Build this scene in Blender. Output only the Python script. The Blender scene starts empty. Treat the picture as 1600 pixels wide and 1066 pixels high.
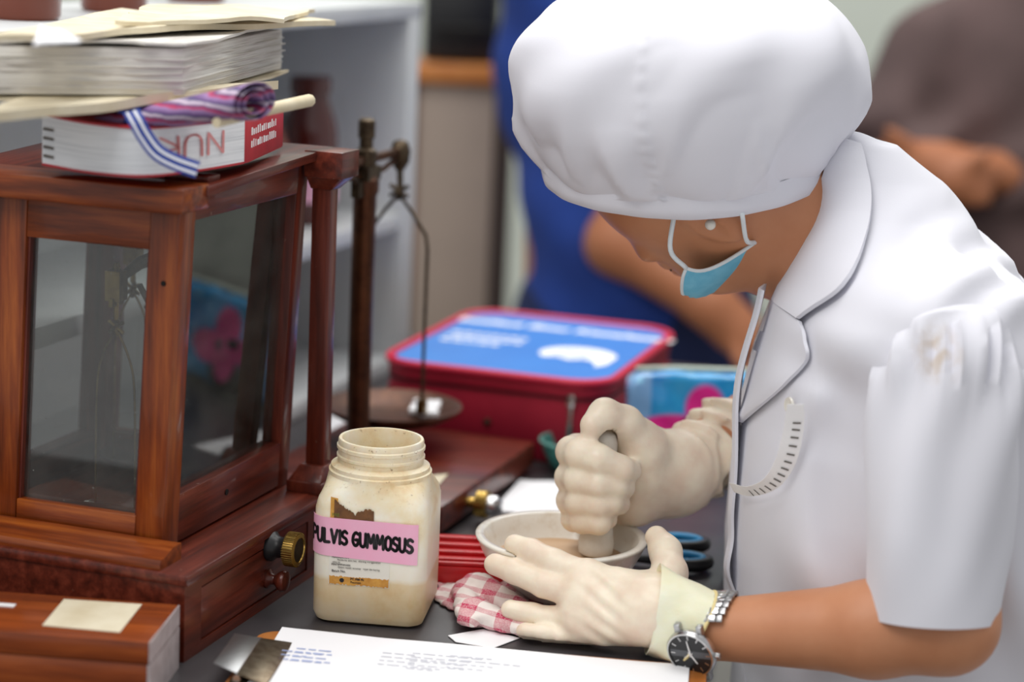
import bpy, bmesh, math, random
import numpy as np
from mathutils import Vector, Matrix
random.seed(4)
SC = bpy.context.scene
COL = SC.collection
# ------------------------------------------------------------------ camera
F = 3240.0; PITCH = math.radians(11.7); ROLL = math.radians(2.6); H = 0.526   # table top is z = 0
_f = np.array([0, math.cos(PITCH), -math.sin(PITCH)]); _r = np.array([1., 0, 0]); _u = np.cross(_r, _f)
CR = _r*math.cos(ROLL)+_u*math.sin(ROLL); CU = -_r*math.sin(ROLL)+_u*math.cos(ROLL); CF = _f
CO = np.array([0, 0, H])
cam = bpy.data.cameras.new('camera'); camo = bpy.data.objects.new('camera', cam); COL.objects.link(camo)
cam.sensor_width = 36; cam.lens = F/1600*36; cam.clip_start = .05; cam.clip_end = 50
camo.matrix_world = Matrix(((CR[0], CU[0], -CF[0], 0), (CR[1], CU[1], -CF[1], 0), (CR[2], CU[2], -CF[2], H), (0, 0, 0, 1)))
cam.dof.use_dof = True; cam.dof.focus_distance = 1.55; cam.dof.aperture_fstop = 2.8
SC.camera = camo
# ------------------------------------------------------------------ light
w = bpy.data.worlds.new('world'); SC.world = w; w.use_nodes = True
w.node_tree.nodes['Background'].inputs[0].default_value = (.98, .985, 1, 1)
w.node_tree.nodes['Background'].inputs[1].default_value = .50
def area(name, loc, tgt, sx, sy, power, col=(1, 1, 1)):
    l = bpy.data.lights.new(name, 'AREA'); l.shape = 'RECTANGLE'; l.size = sx; l.size_y = sy; l.energy = power; l.color = col
    o = bpy.data.objects.new(name, l); COL.objects.link(o); o.location = loc
    o.rotation_euler = (Vector(tgt)-Vector(loc)).to_track_quat('-Z', 'Y').to_euler()
area('ceiling_lamp', (.1, 1.9, 2.0), (.1, 1.9, 0), 1.6, 1.2, 23, (1, .99, .97))
area('ceiling_lamp', (-.9, .5, 1.9), (-.1, 1.5, 0), 1.2, 1.2, 21, (1, .98, .95))
area('ceiling_lamp', (.2, 3.6, 2.0), (.2, 3.6, 0), 1.6, 1.0, 22, (1, 1, .98))
vs = SC.view_settings; vs.view_transform = 'Standard'; vs.look = 'None'; vs.gamma = 1; vs.exposure = 0.1; vs.use_curve_mapping = False

# ------------------------------------------------------------------ geometry helpers
def ray(px, py): return CF+CR*(px-800)/F-CU*(py-533)/F
def T(px, py, z=0.): d = ray(px, py); return CO+d*((z-H)/d[2])         # where a sight line meets height z
def U(px, py, y): d = ray(px, py); return CO+d*(y/d[1])                # ... meets world depth y
def UU(l): return [U(*p) for p in l]
def nrm(v): v = np.asarray(v, float); return v/np.linalg.norm(v)
def empty(name, loc, rz=0., label=None, cat=None, group=None):
    o = bpy.data.objects.new(name, None); COL.objects.link(o); o.empty_display_size = .02
    o.matrix_basis = Matrix.Translation(Vector([float(c) for c in loc])) @ Matrix.Rotation(rz, 4, 'Z')
    tag(o, label, cat, group); return o
def tag(o, label=None, cat=None, group=None, kind=None):
    if label: o['label'] = label
    if cat: o['category'] = cat
    if group: o['group'] = group
    if kind: o['kind'] = kind
    return o
def mk(name, geo, mat, parent=None, smooth=False, local=False, bevel=0., auto=None):
    """one mesh object; geo in world space, or in the parent's frame when local"""
    v, f = geo[0], geo[1]
    me = bpy.data.meshes.new(name); me.from_pydata([tuple(map(float, p)) for p in v], [], [tuple(map(int, q)) for q in f])
    if bevel > 0:
        bm = bmesh.new(); bm.from_mesh(me)
        bmesh.ops.bevel(bm, geom=[e for e in bm.edges if len(e.link_faces) == 2 and e.calc_face_angle(0) > .6], offset=bevel, segments=2, affect='EDGES', profile=.5)
        bm.to_mesh(me); bm.free()
    me.validate()
    bm = bmesh.new(); bm.from_mesh(me); bmesh.ops.recalc_face_normals(bm, faces=bm.faces); bm.to_mesh(me); bm.free()
    if smooth or bevel > 0:
        for p in me.polygons: p.use_smooth = True
        if auto is None and bevel > 0: auto = 40
        if auto: me.set_sharp_from_angle(angle=math.radians(auto))
    me.materials.append(mat)
    o = bpy.data.objects.new(name, me); COL.objects.link(o)
    if parent is not None:
        o.parent = parent
        if not local: o.matrix_parent_inverse = world_of(parent).inverted()
    return o
def world_of(o):
    m = o.matrix_basis.copy()
    if o.parent is not None: m = world_of(o.parent) @ o.matrix_parent_inverse @ m
    return m
def join(*gs):
    V, Fc = [], []
    for g in gs:
        k = len(V); V += [tuple(p) for p in g[0]]; Fc += [tuple(i+k for i in q) for q in g[1]]
    return V, Fc
def box(x0, x1, y0, y1, z0, z1):
    v = [(x, y, z) for z in (z0, z1) for y in (y0, y1) for x in (x0, x1)]
    return v, [(0, 2, 3, 1), (4, 5, 7, 6), (0, 1, 5, 4), (2, 6, 7, 3), (0, 4, 6, 2), (1, 3, 7, 5)]
def hexa(b, t):
    v = list(b)+list(t); return v, [(3, 2, 1, 0), (4, 5, 6, 7), (0, 1, 5, 4), (1, 2, 6, 5), (2, 3, 7, 6), (3, 0, 4, 7)]
def lathe(prof, n=40, c=(0, 0, 0), cap0=True, cap1=True):
    V, Fc = [], []
    for r, z in prof:
        for i in range(n):
            a = 2*math.pi*i/n; V.append((c[0]+r*math.cos(a), c[1]+r*math.sin(a), c[2]+z))
    m = len(prof)
    for k in range(m-1):
        for i in range(n):
            j = (i+1) % n; Fc.append((k*n+i, k*n+j, (k+1)*n+j, (k+1)*n+i))
    if cap0: Fc.append(tuple(range(n))[::-1])
    if cap1: Fc.append(tuple((m-1)*n+i for i in range(n)))
    return V, Fc
def frames(pts):
    P = [np.asarray(p, float) for p in pts]; n = len(P); out = []
    t0 = nrm(P[1]-P[0]); ref = np.array([0, 0, 1.]) if abs(t0[2]) < .9 else np.array([0, 1., 0])
    a = nrm(np.cross(ref, t0))
    for i in range(n):
        t = nrm(P[min(i+1, n-1)]-P[max(i-1, 0)])
        a = nrm(a-t*(a@t)); out.append((P[i], t, a, np.cross(t, a)))
    return out
def tube(pts, r, n=10, caps=True, flat=1., rf=None):
    if not hasattr(r, '__len__'): r = [r]*len(pts)
    V, Fc = [], []
    for k, (p, t, a, b) in enumerate(frames(pts)):
        for i in range(n):
            th = 2*math.pi*i/n; rr = r[k]*(rf(k/(len(pts)-1.), th) if rf else 1.)
            V.append(p+a*math.cos(th)*rr+b*math.sin(th)*rr*flat)
    m = len(pts)
    for k in range(m-1):
        for i in range(n):
            j = (i+1) % n; Fc.append((k*n+i, k*n+j, (k+1)*n+j, (k+1)*n+i))
    if caps: Fc += [tuple(range(n))[::-1], tuple((m-1)*n+i for i in range(n))]
    return V, Fc
def bez(pts, n=24):
    """smooth curve through the points (Catmull-Rom)"""
    P = [np.asarray(p, float) for p in pts]; P = [2*P[0]-P[1]]+P+[2*P[-1]-P[-2]]; out = []; m = len(P)-3
    for i in range(n+1):
        s = i/n*m; k = min(int(s), m-1); t = s-k; a, b, c, d = P[k:k+4]
        out.append(.5*((2*b)+(c-a)*t+(2*a-5*b+4*c-d)*t*t+(3*b-a-3*c+d)*t**3))
    return out
def prism(poly, z0, z1):
    n = len(poly); v = [(x, y, z0) for x, y in poly]+[(x, y, z1) for x, y in poly]
    return v, [tuple(range(n))[::-1], tuple(range(n, 2*n))]+[(i, (i+1) % n, n+(i+1) % n, n+i) for i in range(n)]
def rrect(w, h, r, n=6):
    out = []
    for cx, cy, a0 in ((w/2-r, h/2-r, 0), (-w/2+r, h/2-r, 90), (-w/2+r, -h/2+r, 180), (w/2-r, -h/2+r, 270)):
        for i in range(n+1):
            a = math.radians(a0+90*i/n); out.append((cx+r*math.cos(a), cy+r*math.sin(a)))
    return out
def xf(M, geo): return [tuple(M @ Vector([float(c) for c in p])) for p in geo[0]], geo[1]
def basis(o, x, y, z): return Matrix(((x[0], y[0], z[0], o[0]), (x[1], y[1], z[1], o[1]), (x[2], y[2], z[2], o[2]), (0, 0, 0, 1)))
def gridfaces(nu, nv, closed=False):
    Fc = []
    for i in range(nu-1):
        for j in range(nv if closed else nv-1):
            k = (j+1) % nv; Fc.append((i*nv+j, i*nv+k, (i+1)*nv+k, (i+1)*nv+j))
    return Fc
def shell(V, Fc, nu, nv, off):
    """thicken an open grid into a closed sheet; off = per-vertex offset vectors"""
    n = len(V); V2 = [np.asarray(a)+np.asarray(o) for a, o in zip(V, off)]
    B = [i*nv for i in range(nu)]+[(nu-1)*nv+j for j in range(1, nv)]+[i*nv+nv-1 for i in range(nu-2, -1, -1)]+[j for j in range(nv-2, 0, -1)]
    G = list(Fc)+[tuple(i+n for i in q[::-1]) for q in Fc]
    for i in range(len(B)):
        a, b = B[i], B[(i+1) % len(B)]; G.append((b, a, a+n, b+n))
    return list(V)+V2, G
def text(name, body, size, M, mat, parent, bold=0., depth=.0002, local=False, shear=0.):
    c = bpy.data.curves.new('lettering', 'FONT'); c.body = body; c.size = size; c.align_x = 'CENTER'; c.align_y = 'CENTER'
    c.offset = bold; c.extrude = depth; c.resolution_u = 3; c.shear = shear
    t = bpy.data.objects.new('lettering', c); COL.objects.link(t)
    me = bpy.data.meshes.new_from_object(t.evaluated_get(bpy.context.evaluated_depsgraph_get()))
    bpy.data.objects.remove(t); bpy.data.curves.remove(c)
    me.transform(M); me.name = name; me.materials.clear(); me.materials.append(mat)
    o = bpy.data.objects.new(name, me); COL.objects.link(o)
    if parent is not None:
        o.parent = parent
        if not local: o.matrix_parent_inverse = world_of(parent).inverted()
    return o
GL = {'P': [[(0, 0), (0, 1), (.5, .95), (.6, .72), (.45, .5), (0, .45)]], 'U': [[(0, 1), (.03, .3), (.18, .03), (.42, .03), (.56, .3), (.58, 1)]],
      'L': [[(0, 1), (.02, .02), (.5, .04)]], 'V': [[(0, 1), (.3, .02), (.62, 1)]], 'I': [[(.1, 1), (.1, 0)]],
      'S': [[(.52, .88), (.3, 1), (.05, .82), (.12, .58), (.45, .42), (.52, .16), (.28, 0), (0, .12)]],
      'G': [[(.55, .9), (.3, 1), (.06, .75), (.02, .3), (.25, .02), (.52, .15), (.55, .45), (.3, .45)]],
      'M': [[(0, 0), (.08, 1), (.36, .35), (.64, 1), (.74, 0)]], 'O': [[(.3, 1), (.06, .8), (.04, .25), (.3, 0), (.56, .25), (.55, .8), (.3, 1)]],
      'N': [[(0, 0), (0, 1), (.55, 0), (.55, 1)]], 'R': [[(0, 0), (0, 1), (.45, .95), (.5, .65), (0, .5), (.55, 0)]], ' ': []}
def strokes(txt, wid, fmap, aspect=1., gap=.22):
    """marker lettering as flat strokes; fmap(u, v) -> 3D, u in letter heights"""
    V, Fc = [], []; x = 0.
    for ch in txt:
        mx = 0
        for pl in GL[ch]:
            p = [q[:2] for q in bez([np.array([a*aspect, b, 0]) for a, b in pl], max(6, 5*len(pl)) if len(pl) > 2 and ch not in 'VLMNI' else len(pl)-1)] if ch not in 'VLMNI' else [np.array([a*aspect, b]) for a, b in pl]
            mx = max(mx, max(a for a, b in pl)*aspect)
            for i, q in enumerate(p):
                k = len(V); V += [fmap(x+q[0]+wid*math.cos(2*math.pi*j/8), q[1]+wid*math.sin(2*math.pi*j/8)) for j in range(8)]; Fc.append(tuple(range(k, k+8)))
                if i:
                    o = p[i-1]; d = nrm(q-o); nn = np.array([-d[1], d[0]])*wid
                    for s in range(4):
                        k = len(V); A = o+(q-o)*s/4; B = o+(q-o)*(s+1)/4
                        V += [fmap(x+c[0], c[1]) for c in (A-nn, B-nn, B+nn, A+nn)]; Fc.append((k, k+1, k+2, k+3))
        x += (mx+gap) if GL[ch] else .35
    return (V, Fc), x
# ---- implicit surfaces, for everything soft: distance functions over points (N,3) and surface nets
def smin(a, b, k):
    h = np.maximum(k-np.abs(a-b), 0)/k; return np.minimum(a, b)-h*h*k*.25
def cone(P, a, b, ra, rb):
    a = np.asarray(a, np.float32); d = np.asarray(b, np.float32)-a; t = np.clip(((P-a)@d)/max(float(d@d), 1e-9), 0, 1)
    return np.linalg.norm(P-a-t[:, None]*d, axis=1)-(ra+(rb-ra)*t)
def chain(P, pts, rs, k=.004):
    d = None
    for i in range(len(pts)-1):
        c = cone(P, pts[i], pts[i+1], rs[i], rs[i+1]); d = c if d is None else smin(d, c, k)
    return d
def ell(P, c, ax, r):
    Q = (P-np.asarray(c, np.float32)) @ np.asarray(ax, np.float32).T / np.asarray(r, np.float32)
    n = np.linalg.norm(Q, axis=1); g = np.linalg.norm(Q/np.asarray(r, np.float32), axis=1)
    return n*(n-1)/np.maximum(g, 1e-6)
I3 = np.eye(3)
def nets(f, lo, hi, h):
    lo = np.asarray(lo, float); n = [int(math.ceil((hi[i]-lo[i])/h))+1 for i in range(3)]
    ax = [lo[i]+h*np.arange(n[i]) for i in range(3)]
    val = np.empty(n, np.float32)
    YZ = np.stack(np.meshgrid(ax[1], ax[2], indexing='ij'), -1).reshape(-1, 2)
    step = max(1, 400000//len(YZ))
    for i in range(0, n[0], step):
        xs = ax[0][i:i+step]; P = np.empty((len(xs)*len(YZ), 3), np.float32); P[:, 0] = np.repeat(xs, len(YZ)); P[:, 1:] = np.tile(YZ, (len(xs), 1))
        val[i:i+step] = f(P).reshape(len(xs), n[1], n[2])
    ins = val < 0
    C8 = [(a, b, c) for a in (0, 1) for b in (0, 1) for c in (0, 1)]
    sl = lambda A, o: A[o[0]:n[0]-1+o[0], o[1]:n[1]-1+o[1], o[2]:n[2]-1+o[2]]
    cnt = sum(sl(ins, o).astype(np.int8) for o in C8); act = (cnt > 0) & (cnt < 8)
    idx = np.full(act.shape, -1, np.int64); cells = np.argwhere(act); idx[act] = np.arange(len(cells))
    acc = np.zeros((len(cells), 3)); num = np.zeros(len(cells))
    for o in C8:
        for a in range(3):
            if o[a]: continue
            q = list(o); q[a] = 1
            v0 = val[tuple((cells+o).T)]; v1 = val[tuple((cells+q).T)]; m = (v0 < 0) != (v1 < 0)
            t = v0[m]/(v0[m]-v1[m]); p = np.tile(np.array(o, float), (m.sum(), 1)); p[:, a] = t; acc[m] += p; num[m] += 1
    V = lo+h*(cells+acc/num[:, None]); Fc = []
    for a in range(3):
        b, c = (a+1) % 3, (a+2) % 3
        s0 = [slice(0, n[i]) for i in range(3)]; s1 = list(s0); s0[a] = slice(0, n[a]-1); s1[a] = slice(1, n[a])
        e = np.argwhere(ins[tuple(s0)] != ins[tuple(s1)]); e = e[(e[:, b] > 0) & (e[:, c] > 0) & (e[:, b] < n[b]-1) & (e[:, c] < n[c]-1)]
        flip = ins[tuple(e.T)]; qs = []
        for db, dc in ((1, 1), (0, 1), (0, 0), (1, 0)):
            k = e.copy(); k[:, b] -= db; k[:, c] -= dc; qs.append(idx[tuple(k.T)])
        q = np.stack(qs, 1); q[~flip] = q[~flip][:, ::-1]; Fc.append(q)
    return V, np.concatenate(Fc)
def march(f, px, py, y0, steps=70, d0=None):
    """points where sight lines through (px, py) meet an implicit surface, starting at depth y0"""
    D = np.stack([ray(a, b) for a, b in zip(px, py)]); D /= np.linalg.norm(D, axis=1)[:, None]
    t = (y0/D[:, 1])
    for _ in range(steps): t = t+np.clip(f((CO+D*t[:, None]).astype(np.float32)), -.01, .03)*.8
    return CO+D*t[:, None]
def grad(f, P, e=.002):
    G = np.stack([f((P+np.eye(3)[i]*e).astype(np.float32))-f((P-np.eye(3)[i]*e).astype(np.float32)) for i in range(3)], 1); return G/np.linalg.norm(G, axis=1)[:, None]
# ------------------------------------------------------------------ materials (all procedural)
def srgb(r, g, b): return tuple(((c/255)/12.92 if c/255 <= .04045 else ((c/255+.055)/1.055)**2.4) for c in (r, g, b))+(1.,)
class N:
    def __init__(s, name):
        s.m = bpy.data.materials.new(name); s.m.use_nodes = True; s.t = s.m.node_tree; s.b = s.t.nodes['Principled BSDF']; s.out = s.t.nodes['Material Output']
    def new(s, t, **k):
        n = s.t.nodes.new(t)
        for a, v in k.items(): setattr(n, a, v)
        return n
    def put(s, sock, v):
        if isinstance(v, bpy.types.NodeSocket): s.t.links.new(v, sock)
        else: sock.default_value = v
    def coord(s, scale=(1, 1, 1), loc=(0, 0, 0)):
        c = s.new('ShaderNodeTexCoord'); m = s.new('ShaderNodeMapping'); m.inputs['Scale'].default_value = scale; m.inputs['Location'].default_value = loc
        s.t.links.new(c.outputs['Object'], m.inputs[0]); return m.outputs[0]
    def noise(s, vec, scale, detail=4., rough=.55):
        n = s.new('ShaderNodeTexNoise'); s.t.links.new(vec, n.inputs['Vector']); n.inputs['Scale'].default_value = scale; n.inputs['Detail'].default_value = detail; n.inputs['Roughness'].default_value = rough
        return n.outputs['Fac']
    def ramp(s, fac, stops):
        r = s.new('ShaderNodeValToRGB'); s.t.links.new(fac, r.inputs[0]); e = r.color_ramp.elements
        while len(e) < len(stops): e.new(.5)
        for el, (p, c) in zip(e, stops): el.position = p; el.color = c
        return r.outputs[0]
    def mix(s, fac, a, b, mode='MIX'):
        m = s.new('ShaderNodeMix', data_type='RGBA', blend_type=mode); s.put(m.inputs[0], fac); s.put(m.inputs[6], a); s.put(m.inputs[7], b); return m.outputs[2]
    def math(s, op, a, b=0., c=0.):
        m = s.new('ShaderNodeMath', operation=op); s.put(m.inputs[0], a); s.put(m.inputs[1], b); s.put(m.inputs[2], c); return m.outputs[0]
    def xyz(s, vec):
        n = s.new('ShaderNodeSeparateXYZ'); s.t.links.new(vec, n.inputs[0]); return n.outputs
    def blob(s, vec, c, r, soft=.15):
        """mask of an ellipsoid of centre c and radii r"""
        m = s.new('ShaderNodeMapping'); m.vector_type = 'TEXTURE'; m.inputs['Location'].default_value = c; m.inputs['Scale'].default_value = r; s.t.links.new(vec, m.inputs[0])
        l = s.new('ShaderNodeVectorMath', operation='LENGTH'); s.t.links.new(m.outputs[0], l.inputs[0])
        q = s.new('ShaderNodeMapRange'); q.inputs[1].default_value = 1+soft; q.inputs[2].default_value = 1-soft; s.t.links.new(l.outputs['Value'], q.inputs[0]); return q.outputs[0]
    def bump(s, h, strength, dist=.001):
        b = s.new('ShaderNodeBump'); b.inputs['Strength'].default_value = strength; b.inputs['Distance'].default_value = dist; s.t.links.new(h, b.inputs['Height']); s.t.links.new(b.outputs[0], s.b.inputs['Normal'])
    def set(s, **k):
        for a, v in k.items(): s.put(s.b.inputs[{'col': 'Base Color', 'rough': 'Roughness', 'metal': 'Metallic', 'sss': 'Subsurface Weight', 'sssr': 'Subsurface Radius', 'ssss': 'Subsurface Scale', 'coat': 'Coat Weight', 'spec': 'Specular IOR Level', 'sheen': 'Sheen Weight', 'trans': 'Transmission Weight', 'alpha': 'Alpha'}[a]], v)
        return s.m
def plain(name, c, rough=.5, metal=0., c2=None, scale=60., bump=0., bscale=200., sss=0., coat=0., spec=.5):
    n = N(name); v = n.coord(); col = c
    if c2: col = n.ramp(n.noise(v, scale), [(.35, c), (.68, c2)])
    if bump: n.bump(n.noise(v, bscale, 3), bump)
    k = dict(col=col, rough=rough, metal=metal, coat=coat, spec=spec)
    if sss: k.update(sss=sss, ssss=.006, sssr=(1, .6, .4))
    return n.set(**k)
def wood(name, stretch, a, b, c, rough=.34, wear=.0):
    n = N(name); v = n.coord(stretch); g = n.noise(v, 1., 6, .62); g2 = n.noise(v, 5., 3)
    col = n.ramp(g, [(.28, a), (.5, b), (.72, c)]); col = n.mix(n.math('MULTIPLY', g2, .45), col, a)
    sp = n.noise(n.coord(), 160., 3, .7); col = n.mix(n.ramp(sp, [(.70, (0, 0, 0, 1)), (.78, (wear, wear, wear, 1))]), col, srgb(190, 170, 150))
    n.bump(g2, .12, .0006); return n.set(col=col, rough=rough, coat=.25, spec=.4)
W_A = (srgb(66, 24, 6), srgb(142, 64, 20), srgb(190, 102, 38)); W_R = (srgb(52, 18, 11), srgb(106, 42, 27), srgb(144, 66, 46))  # W_R: same case wood, the drawer side's duller light put into the colour
M = {}
M['wood_v'] = wood('varnished_wood_upright', (110, 110, 7), *W_A); M['wood_b'] = wood('varnished_wood_cross', (110, 7, 110), *W_A)
M['red_a'] = wood('shaded_red_wood_along', (7, 110, 110), *W_R, wear=.5); M['red_v'] = wood('shaded_red_wood_upright', (110, 110, 7), *W_R, wear=.35); M['red_b'] = wood('shaded_red_wood_cross', (110, 7, 110), *W_R, wear=.5)
M['box_w'] = wood('box_wood', (7, 90, 90), srgb(96, 40, 14), srgb(150, 70, 26), srgb(186, 96, 40), .25)
M['hard'] = wood('hardboard', (30, 30, 30), srgb(176, 104, 44), srgb(196, 122, 58), srgb(212, 142, 76), .45)
M['brass'] = plain('old_brass', srgb(150, 124, 70), .36, 1., srgb(110, 86, 46), 90); M['brassb'] = plain('polished_brass', srgb(206, 170, 92), .25, 1.)
M['bronze'] = plain('tarnished_bronze', srgb(92, 78, 60), .45, .8, srgb(58, 46, 36), 120); M['copper'] = plain('copper_brown_post', srgb(104, 66, 44), .35, .7, srgb(70, 42, 30), 60)
M['steel'] = plain('steel', srgb(200, 200, 200), .22, 1.); M['steelm'] = plain('brushed_steel', srgb(176, 177, 178), .34, 1.); M['black'] = plain('black_plastic', srgb(24, 24, 26), .4)
M['dark'] = plain('black_hole', srgb(14, 9, 7), .8); M['clipmetal'] = plain('worn_clip_metal', srgb(150, 138, 118), .33, .9, srgb(112, 96, 76), 150)
M['shelf'] = plain('grey_white_laminate', srgb(212, 214, 214), .45, c2=srgb(200, 203, 204), scale=8)
M['paper'] = plain('white_paper', srgb(244, 244, 246), .8); M['cream'] = plain('aged_paper', srgb(232, 222, 196), .85, c2=srgb(214, 200, 168), scale=30)
M['blue_ink'] = plain('blue_ink', srgb(164, 178, 220), .8); M['grey_ink'] = plain('grey_ink', srgb(216, 218, 226), .8); M['ink'] = plain('black_ink', srgb(24, 20, 24), .55); M['print'] = plain('grey_print', srgb(110, 105, 100), .8)
M['redink'] = plain('red_ink', srgb(225, 150, 150), .8); M['redplastic'] = plain('red_plastic', srgb(206, 24, 30), .3, c2=srgb(188, 18, 26)); M['white'] = plain('white_print', srgb(250, 250, 250), .6)
M['pink'] = plain('pink_label', srgb(246, 176, 204), .55, c2=srgb(244, 186, 210), scale=40); M['orangelab'] = plain('orange_label', srgb(220, 164, 74), .6, c2=srgb(196, 134, 52), scale=150); M['torn'] = plain('torn_brown_label', srgb(128, 84, 44), .7, c2=srgb(86, 56, 34), scale=120)
M['whitelab'] = plain('white_label', srgb(236, 232, 220), .6)
M['amber'] = N('amber_glass').set(col=srgb(112, 42, 8), rough=.05, coat=.3); M['amberd'] = N('dark_amber_glass').set(col=srgb(78, 20, 14), rough=.08, coat=.5)
n = N('dusty_glass'); v = n.coord(); tr = n.new('ShaderNodeBsdfTransparent'); gl = n.new('ShaderNodeBsdfGlossy'); gl.inputs['Roughness'].default_value = .02; df = n.new('ShaderNodeBsdfDiffuse'); df.inputs['Color'].default_value = srgb(205, 205, 195)
tr.inputs['Color'].default_value = (.86, .88, .87, 1)
fr = n.new('ShaderNodeFresnel'); fr.inputs['IOR'].default_value = 1.5; ms = n.new('ShaderNodeMixShader'); n.t.links.new(n.math('MULTIPLY', fr.outputs[0], 1.7), ms.inputs[0]); n.t.links.new(tr.outputs[0], ms.inputs[1]); n.t.links.new(gl.outputs[0], ms.inputs[2])
du = n.ramp(n.noise(v, 30., 6, .7), [(.35, (.005, .005, .005, 1)), (.75, (.06, .06, .06, 1))]); ds = n.ramp(n.noise(v, 520., 2, .5), [(.73, (0, 0, 0, 1)), (.78, (.5, .5, .5, 1))])
m2 = n.new('ShaderNodeMixShader'); n.t.links.new(n.math('MAXIMUM', du, ds), m2.inputs[0]); n.t.links.new(ms.outputs[0], m2.inputs[1]); n.t.links.new(df.outputs[0], m2.inputs[2]); n.t.links.new(m2.outputs[0], n.out.inputs['Surface']); M['glass'] = n.m
n = N('table_laminate'); v = n.coord(); c = n.ramp(n.noise(v, 14., 4), [(.3, srgb(58, 55, 57)), (.7, srgb(72, 68, 70))]); c = n.mix(n.ramp(n.noise(v, 260., 3, .6), [(.74, (0, 0, 0, 1)), (.80, (.6, .6, .6, 1))]), c, srgb(180, 176, 172)); n.set(col=c, rough=n.math('MULTIPLY_ADD', n.noise(v, 25.), .25, .25), spec=.5); M['table'] = n.m
n = N('white_cotton'); v = n.coord(); n.bump(n.noise(v, 900., 2), .12, .0004); n.set(col=srgb(226, 226, 234), rough=.8, sheen=.1); M['cotton'] = n.m
n = N('white_coat_cotton'); v = n.coord(); st = n.noise(v, 70., 3); s1 = U(1473, 560, 1.345)
c = n.mix(n.math('MULTIPLY', n.blob(v, tuple(s1), (.013, .05, .017), .45), n.ramp(st, [(.4, (0, 0, 0, 1)), (.6, (.55, .55, .55, 1))])), srgb(224, 224, 232), srgb(186, 160, 120)); n.bump(n.noise(v, 900., 2), .12, .0004); n.set(col=c, rough=.8, sheen=.15); M['coat'] = n.m
n = N('latex_glove'); v = n.coord(); c = n.ramp(n.noise(v, 45., 4), [(.3, srgb(230, 208, 186)), (.65, srgb(242, 230, 208))]); wv = n.noise(n.coord((40, 60, 130)), 1., 3, .5); n.bump(wv, .22, .0014); n.set(col=c, rough=.38, sss=.15, ssss=.006, spec=.4); M['glove'] = n.m
n = N('latex_cuff'); v = n.coord(); c = n.ramp(n.noise(v, 40., 4), [(.35, srgb(236, 230, 196)), (.7, srgb(240, 236, 214))]); n.bump(n.noise(n.coord((60, 120, 120)), 1., 3), .3, .0015); n.set(col=c, rough=.42, sss=.15, ssss=.006); M['cuff'] = n.m
M['cuffrim'] = plain('yellow_latex_bead', srgb(232, 212, 150), .45)
M['skin'] = plain('warm_brown_skin', srgb(202, 140, 102), .48, c2=srgb(190, 126, 88), scale=18, bump=.06, bscale=900, sss=.12); M['skin2'] = plain('brown_skin', srgb(176, 112, 76), .55)
M['hair'] = plain('black_hair', srgb(22, 17, 16), .5); M['lip'] = plain('lips', srgb(160, 80, 72), .5); M['pearl'] = plain('pearl', srgb(228, 224, 214), .2, coat=.6)
M['mask'] = plain('blue_mask_fabric', srgb(108, 190, 222), .8, c2=srgb(126, 202, 230), scale=120, bump=.1, bscale=700); M['maskin'] = plain('white_mask_edge', srgb(226, 234, 238), .8)
n = N('mortar_porcelain'); v = n.coord(); c = n.mix(n.ramp(n.noise(v, 55., 5, .65), [(.52, (0, 0, 0, 1)), (.75, (.5, .5, .5, 1))]), srgb(238, 234, 224), srgb(196, 172, 140)); n.set(col=c, rough=.25, coat=.4); M['mortar'] = n.m
M['porc'] = plain('unglazed_porcelain', srgb(214, 208, 198), .5, c2=srgb(200, 192, 178), scale=40); M['paste'] = plain('beige_paste', srgb(206, 172, 136), .35, c2=srgb(198, 162, 124), scale=30)
n = N('stained_jar_plastic'); v = n.coord(); z = n.xyz(v)[2]; c = n.ramp(n.noise(v, 30., 5, .6), [(.35, srgb(250, 244, 226)), (.55, srgb(244, 228, 192)), (.76, srgb(220, 182, 122))])
pw = n.ramp(n.math('ADD', z, n.math('MULTIPLY', n.noise(v, 20.), .008)), [(.040, (1, 1, 1, 1)), (.043, (0, 0, 0, 1))]); c = n.mix(n.math('MULTIPLY', pw, .5), c, srgb(214, 184, 134))
up = n.ramp(z, [(.050, (.7, .7, .7, 1)), (.082, (.0, .0, .0, 1))]); c = n.mix(n.math('MULTIPLY', n.math('SUBTRACT', 1., pw), up), c, srgb(244, 240, 228))
gr = n.ramp(n.noise(v, 260., 4, .7), [(.62, (0, 0, 0, 1)), (.72, (1, 1, 1, 1))]); tp = n.ramp(z, [(.088, (0, 0, 0, 1)), (.108, (1, 1, 1, 1))]); c = n.mix(n.math('MULTIPLY', n.math('MULTIPLY', gr, tp), .8), c, srgb(140, 100, 50)); n.set(col=c, rough=.35, sss=.12, ssss=.005); M['jar'] = n.m
def stripes(name, c1, c2, axis, freq, duty):
    n = N(name); q = n.xyz(n.coord())[axis]; s = n.math('GREATER_THAN', n.math('FRACT', n.math('MULTIPLY', q, freq)), duty); return n.set(col=n.mix(s, c1, c2), rough=.7)
M['pages'] = N('page_edges'); _n = M['pages']; _v = _n.coord((14, 14, 1100)); _n.bump(_n.noise(_v, 1., 3), .5, .0006); M['pages'] = _n.set(col=_n.ramp(_n.noise(_v, 1., 4), [(.3, srgb(186, 180, 174)), (.6, srgb(226, 224, 218))]), rough=.9)
_n = N('white_page_edges'); _v = _n.coord((12, 12, 1300)); M['wpages'] = _n.set(col=_n.ramp(_n.noise(_v, 1., 3), [(.3, srgb(218, 222, 226)), (.55, srgb(244, 247, 250))]), rough=.85)
M['redcover'] = plain('red_book_cover', srgb(198, 44, 56), .45, c2=srgb(180, 34, 48), scale=40)
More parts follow.
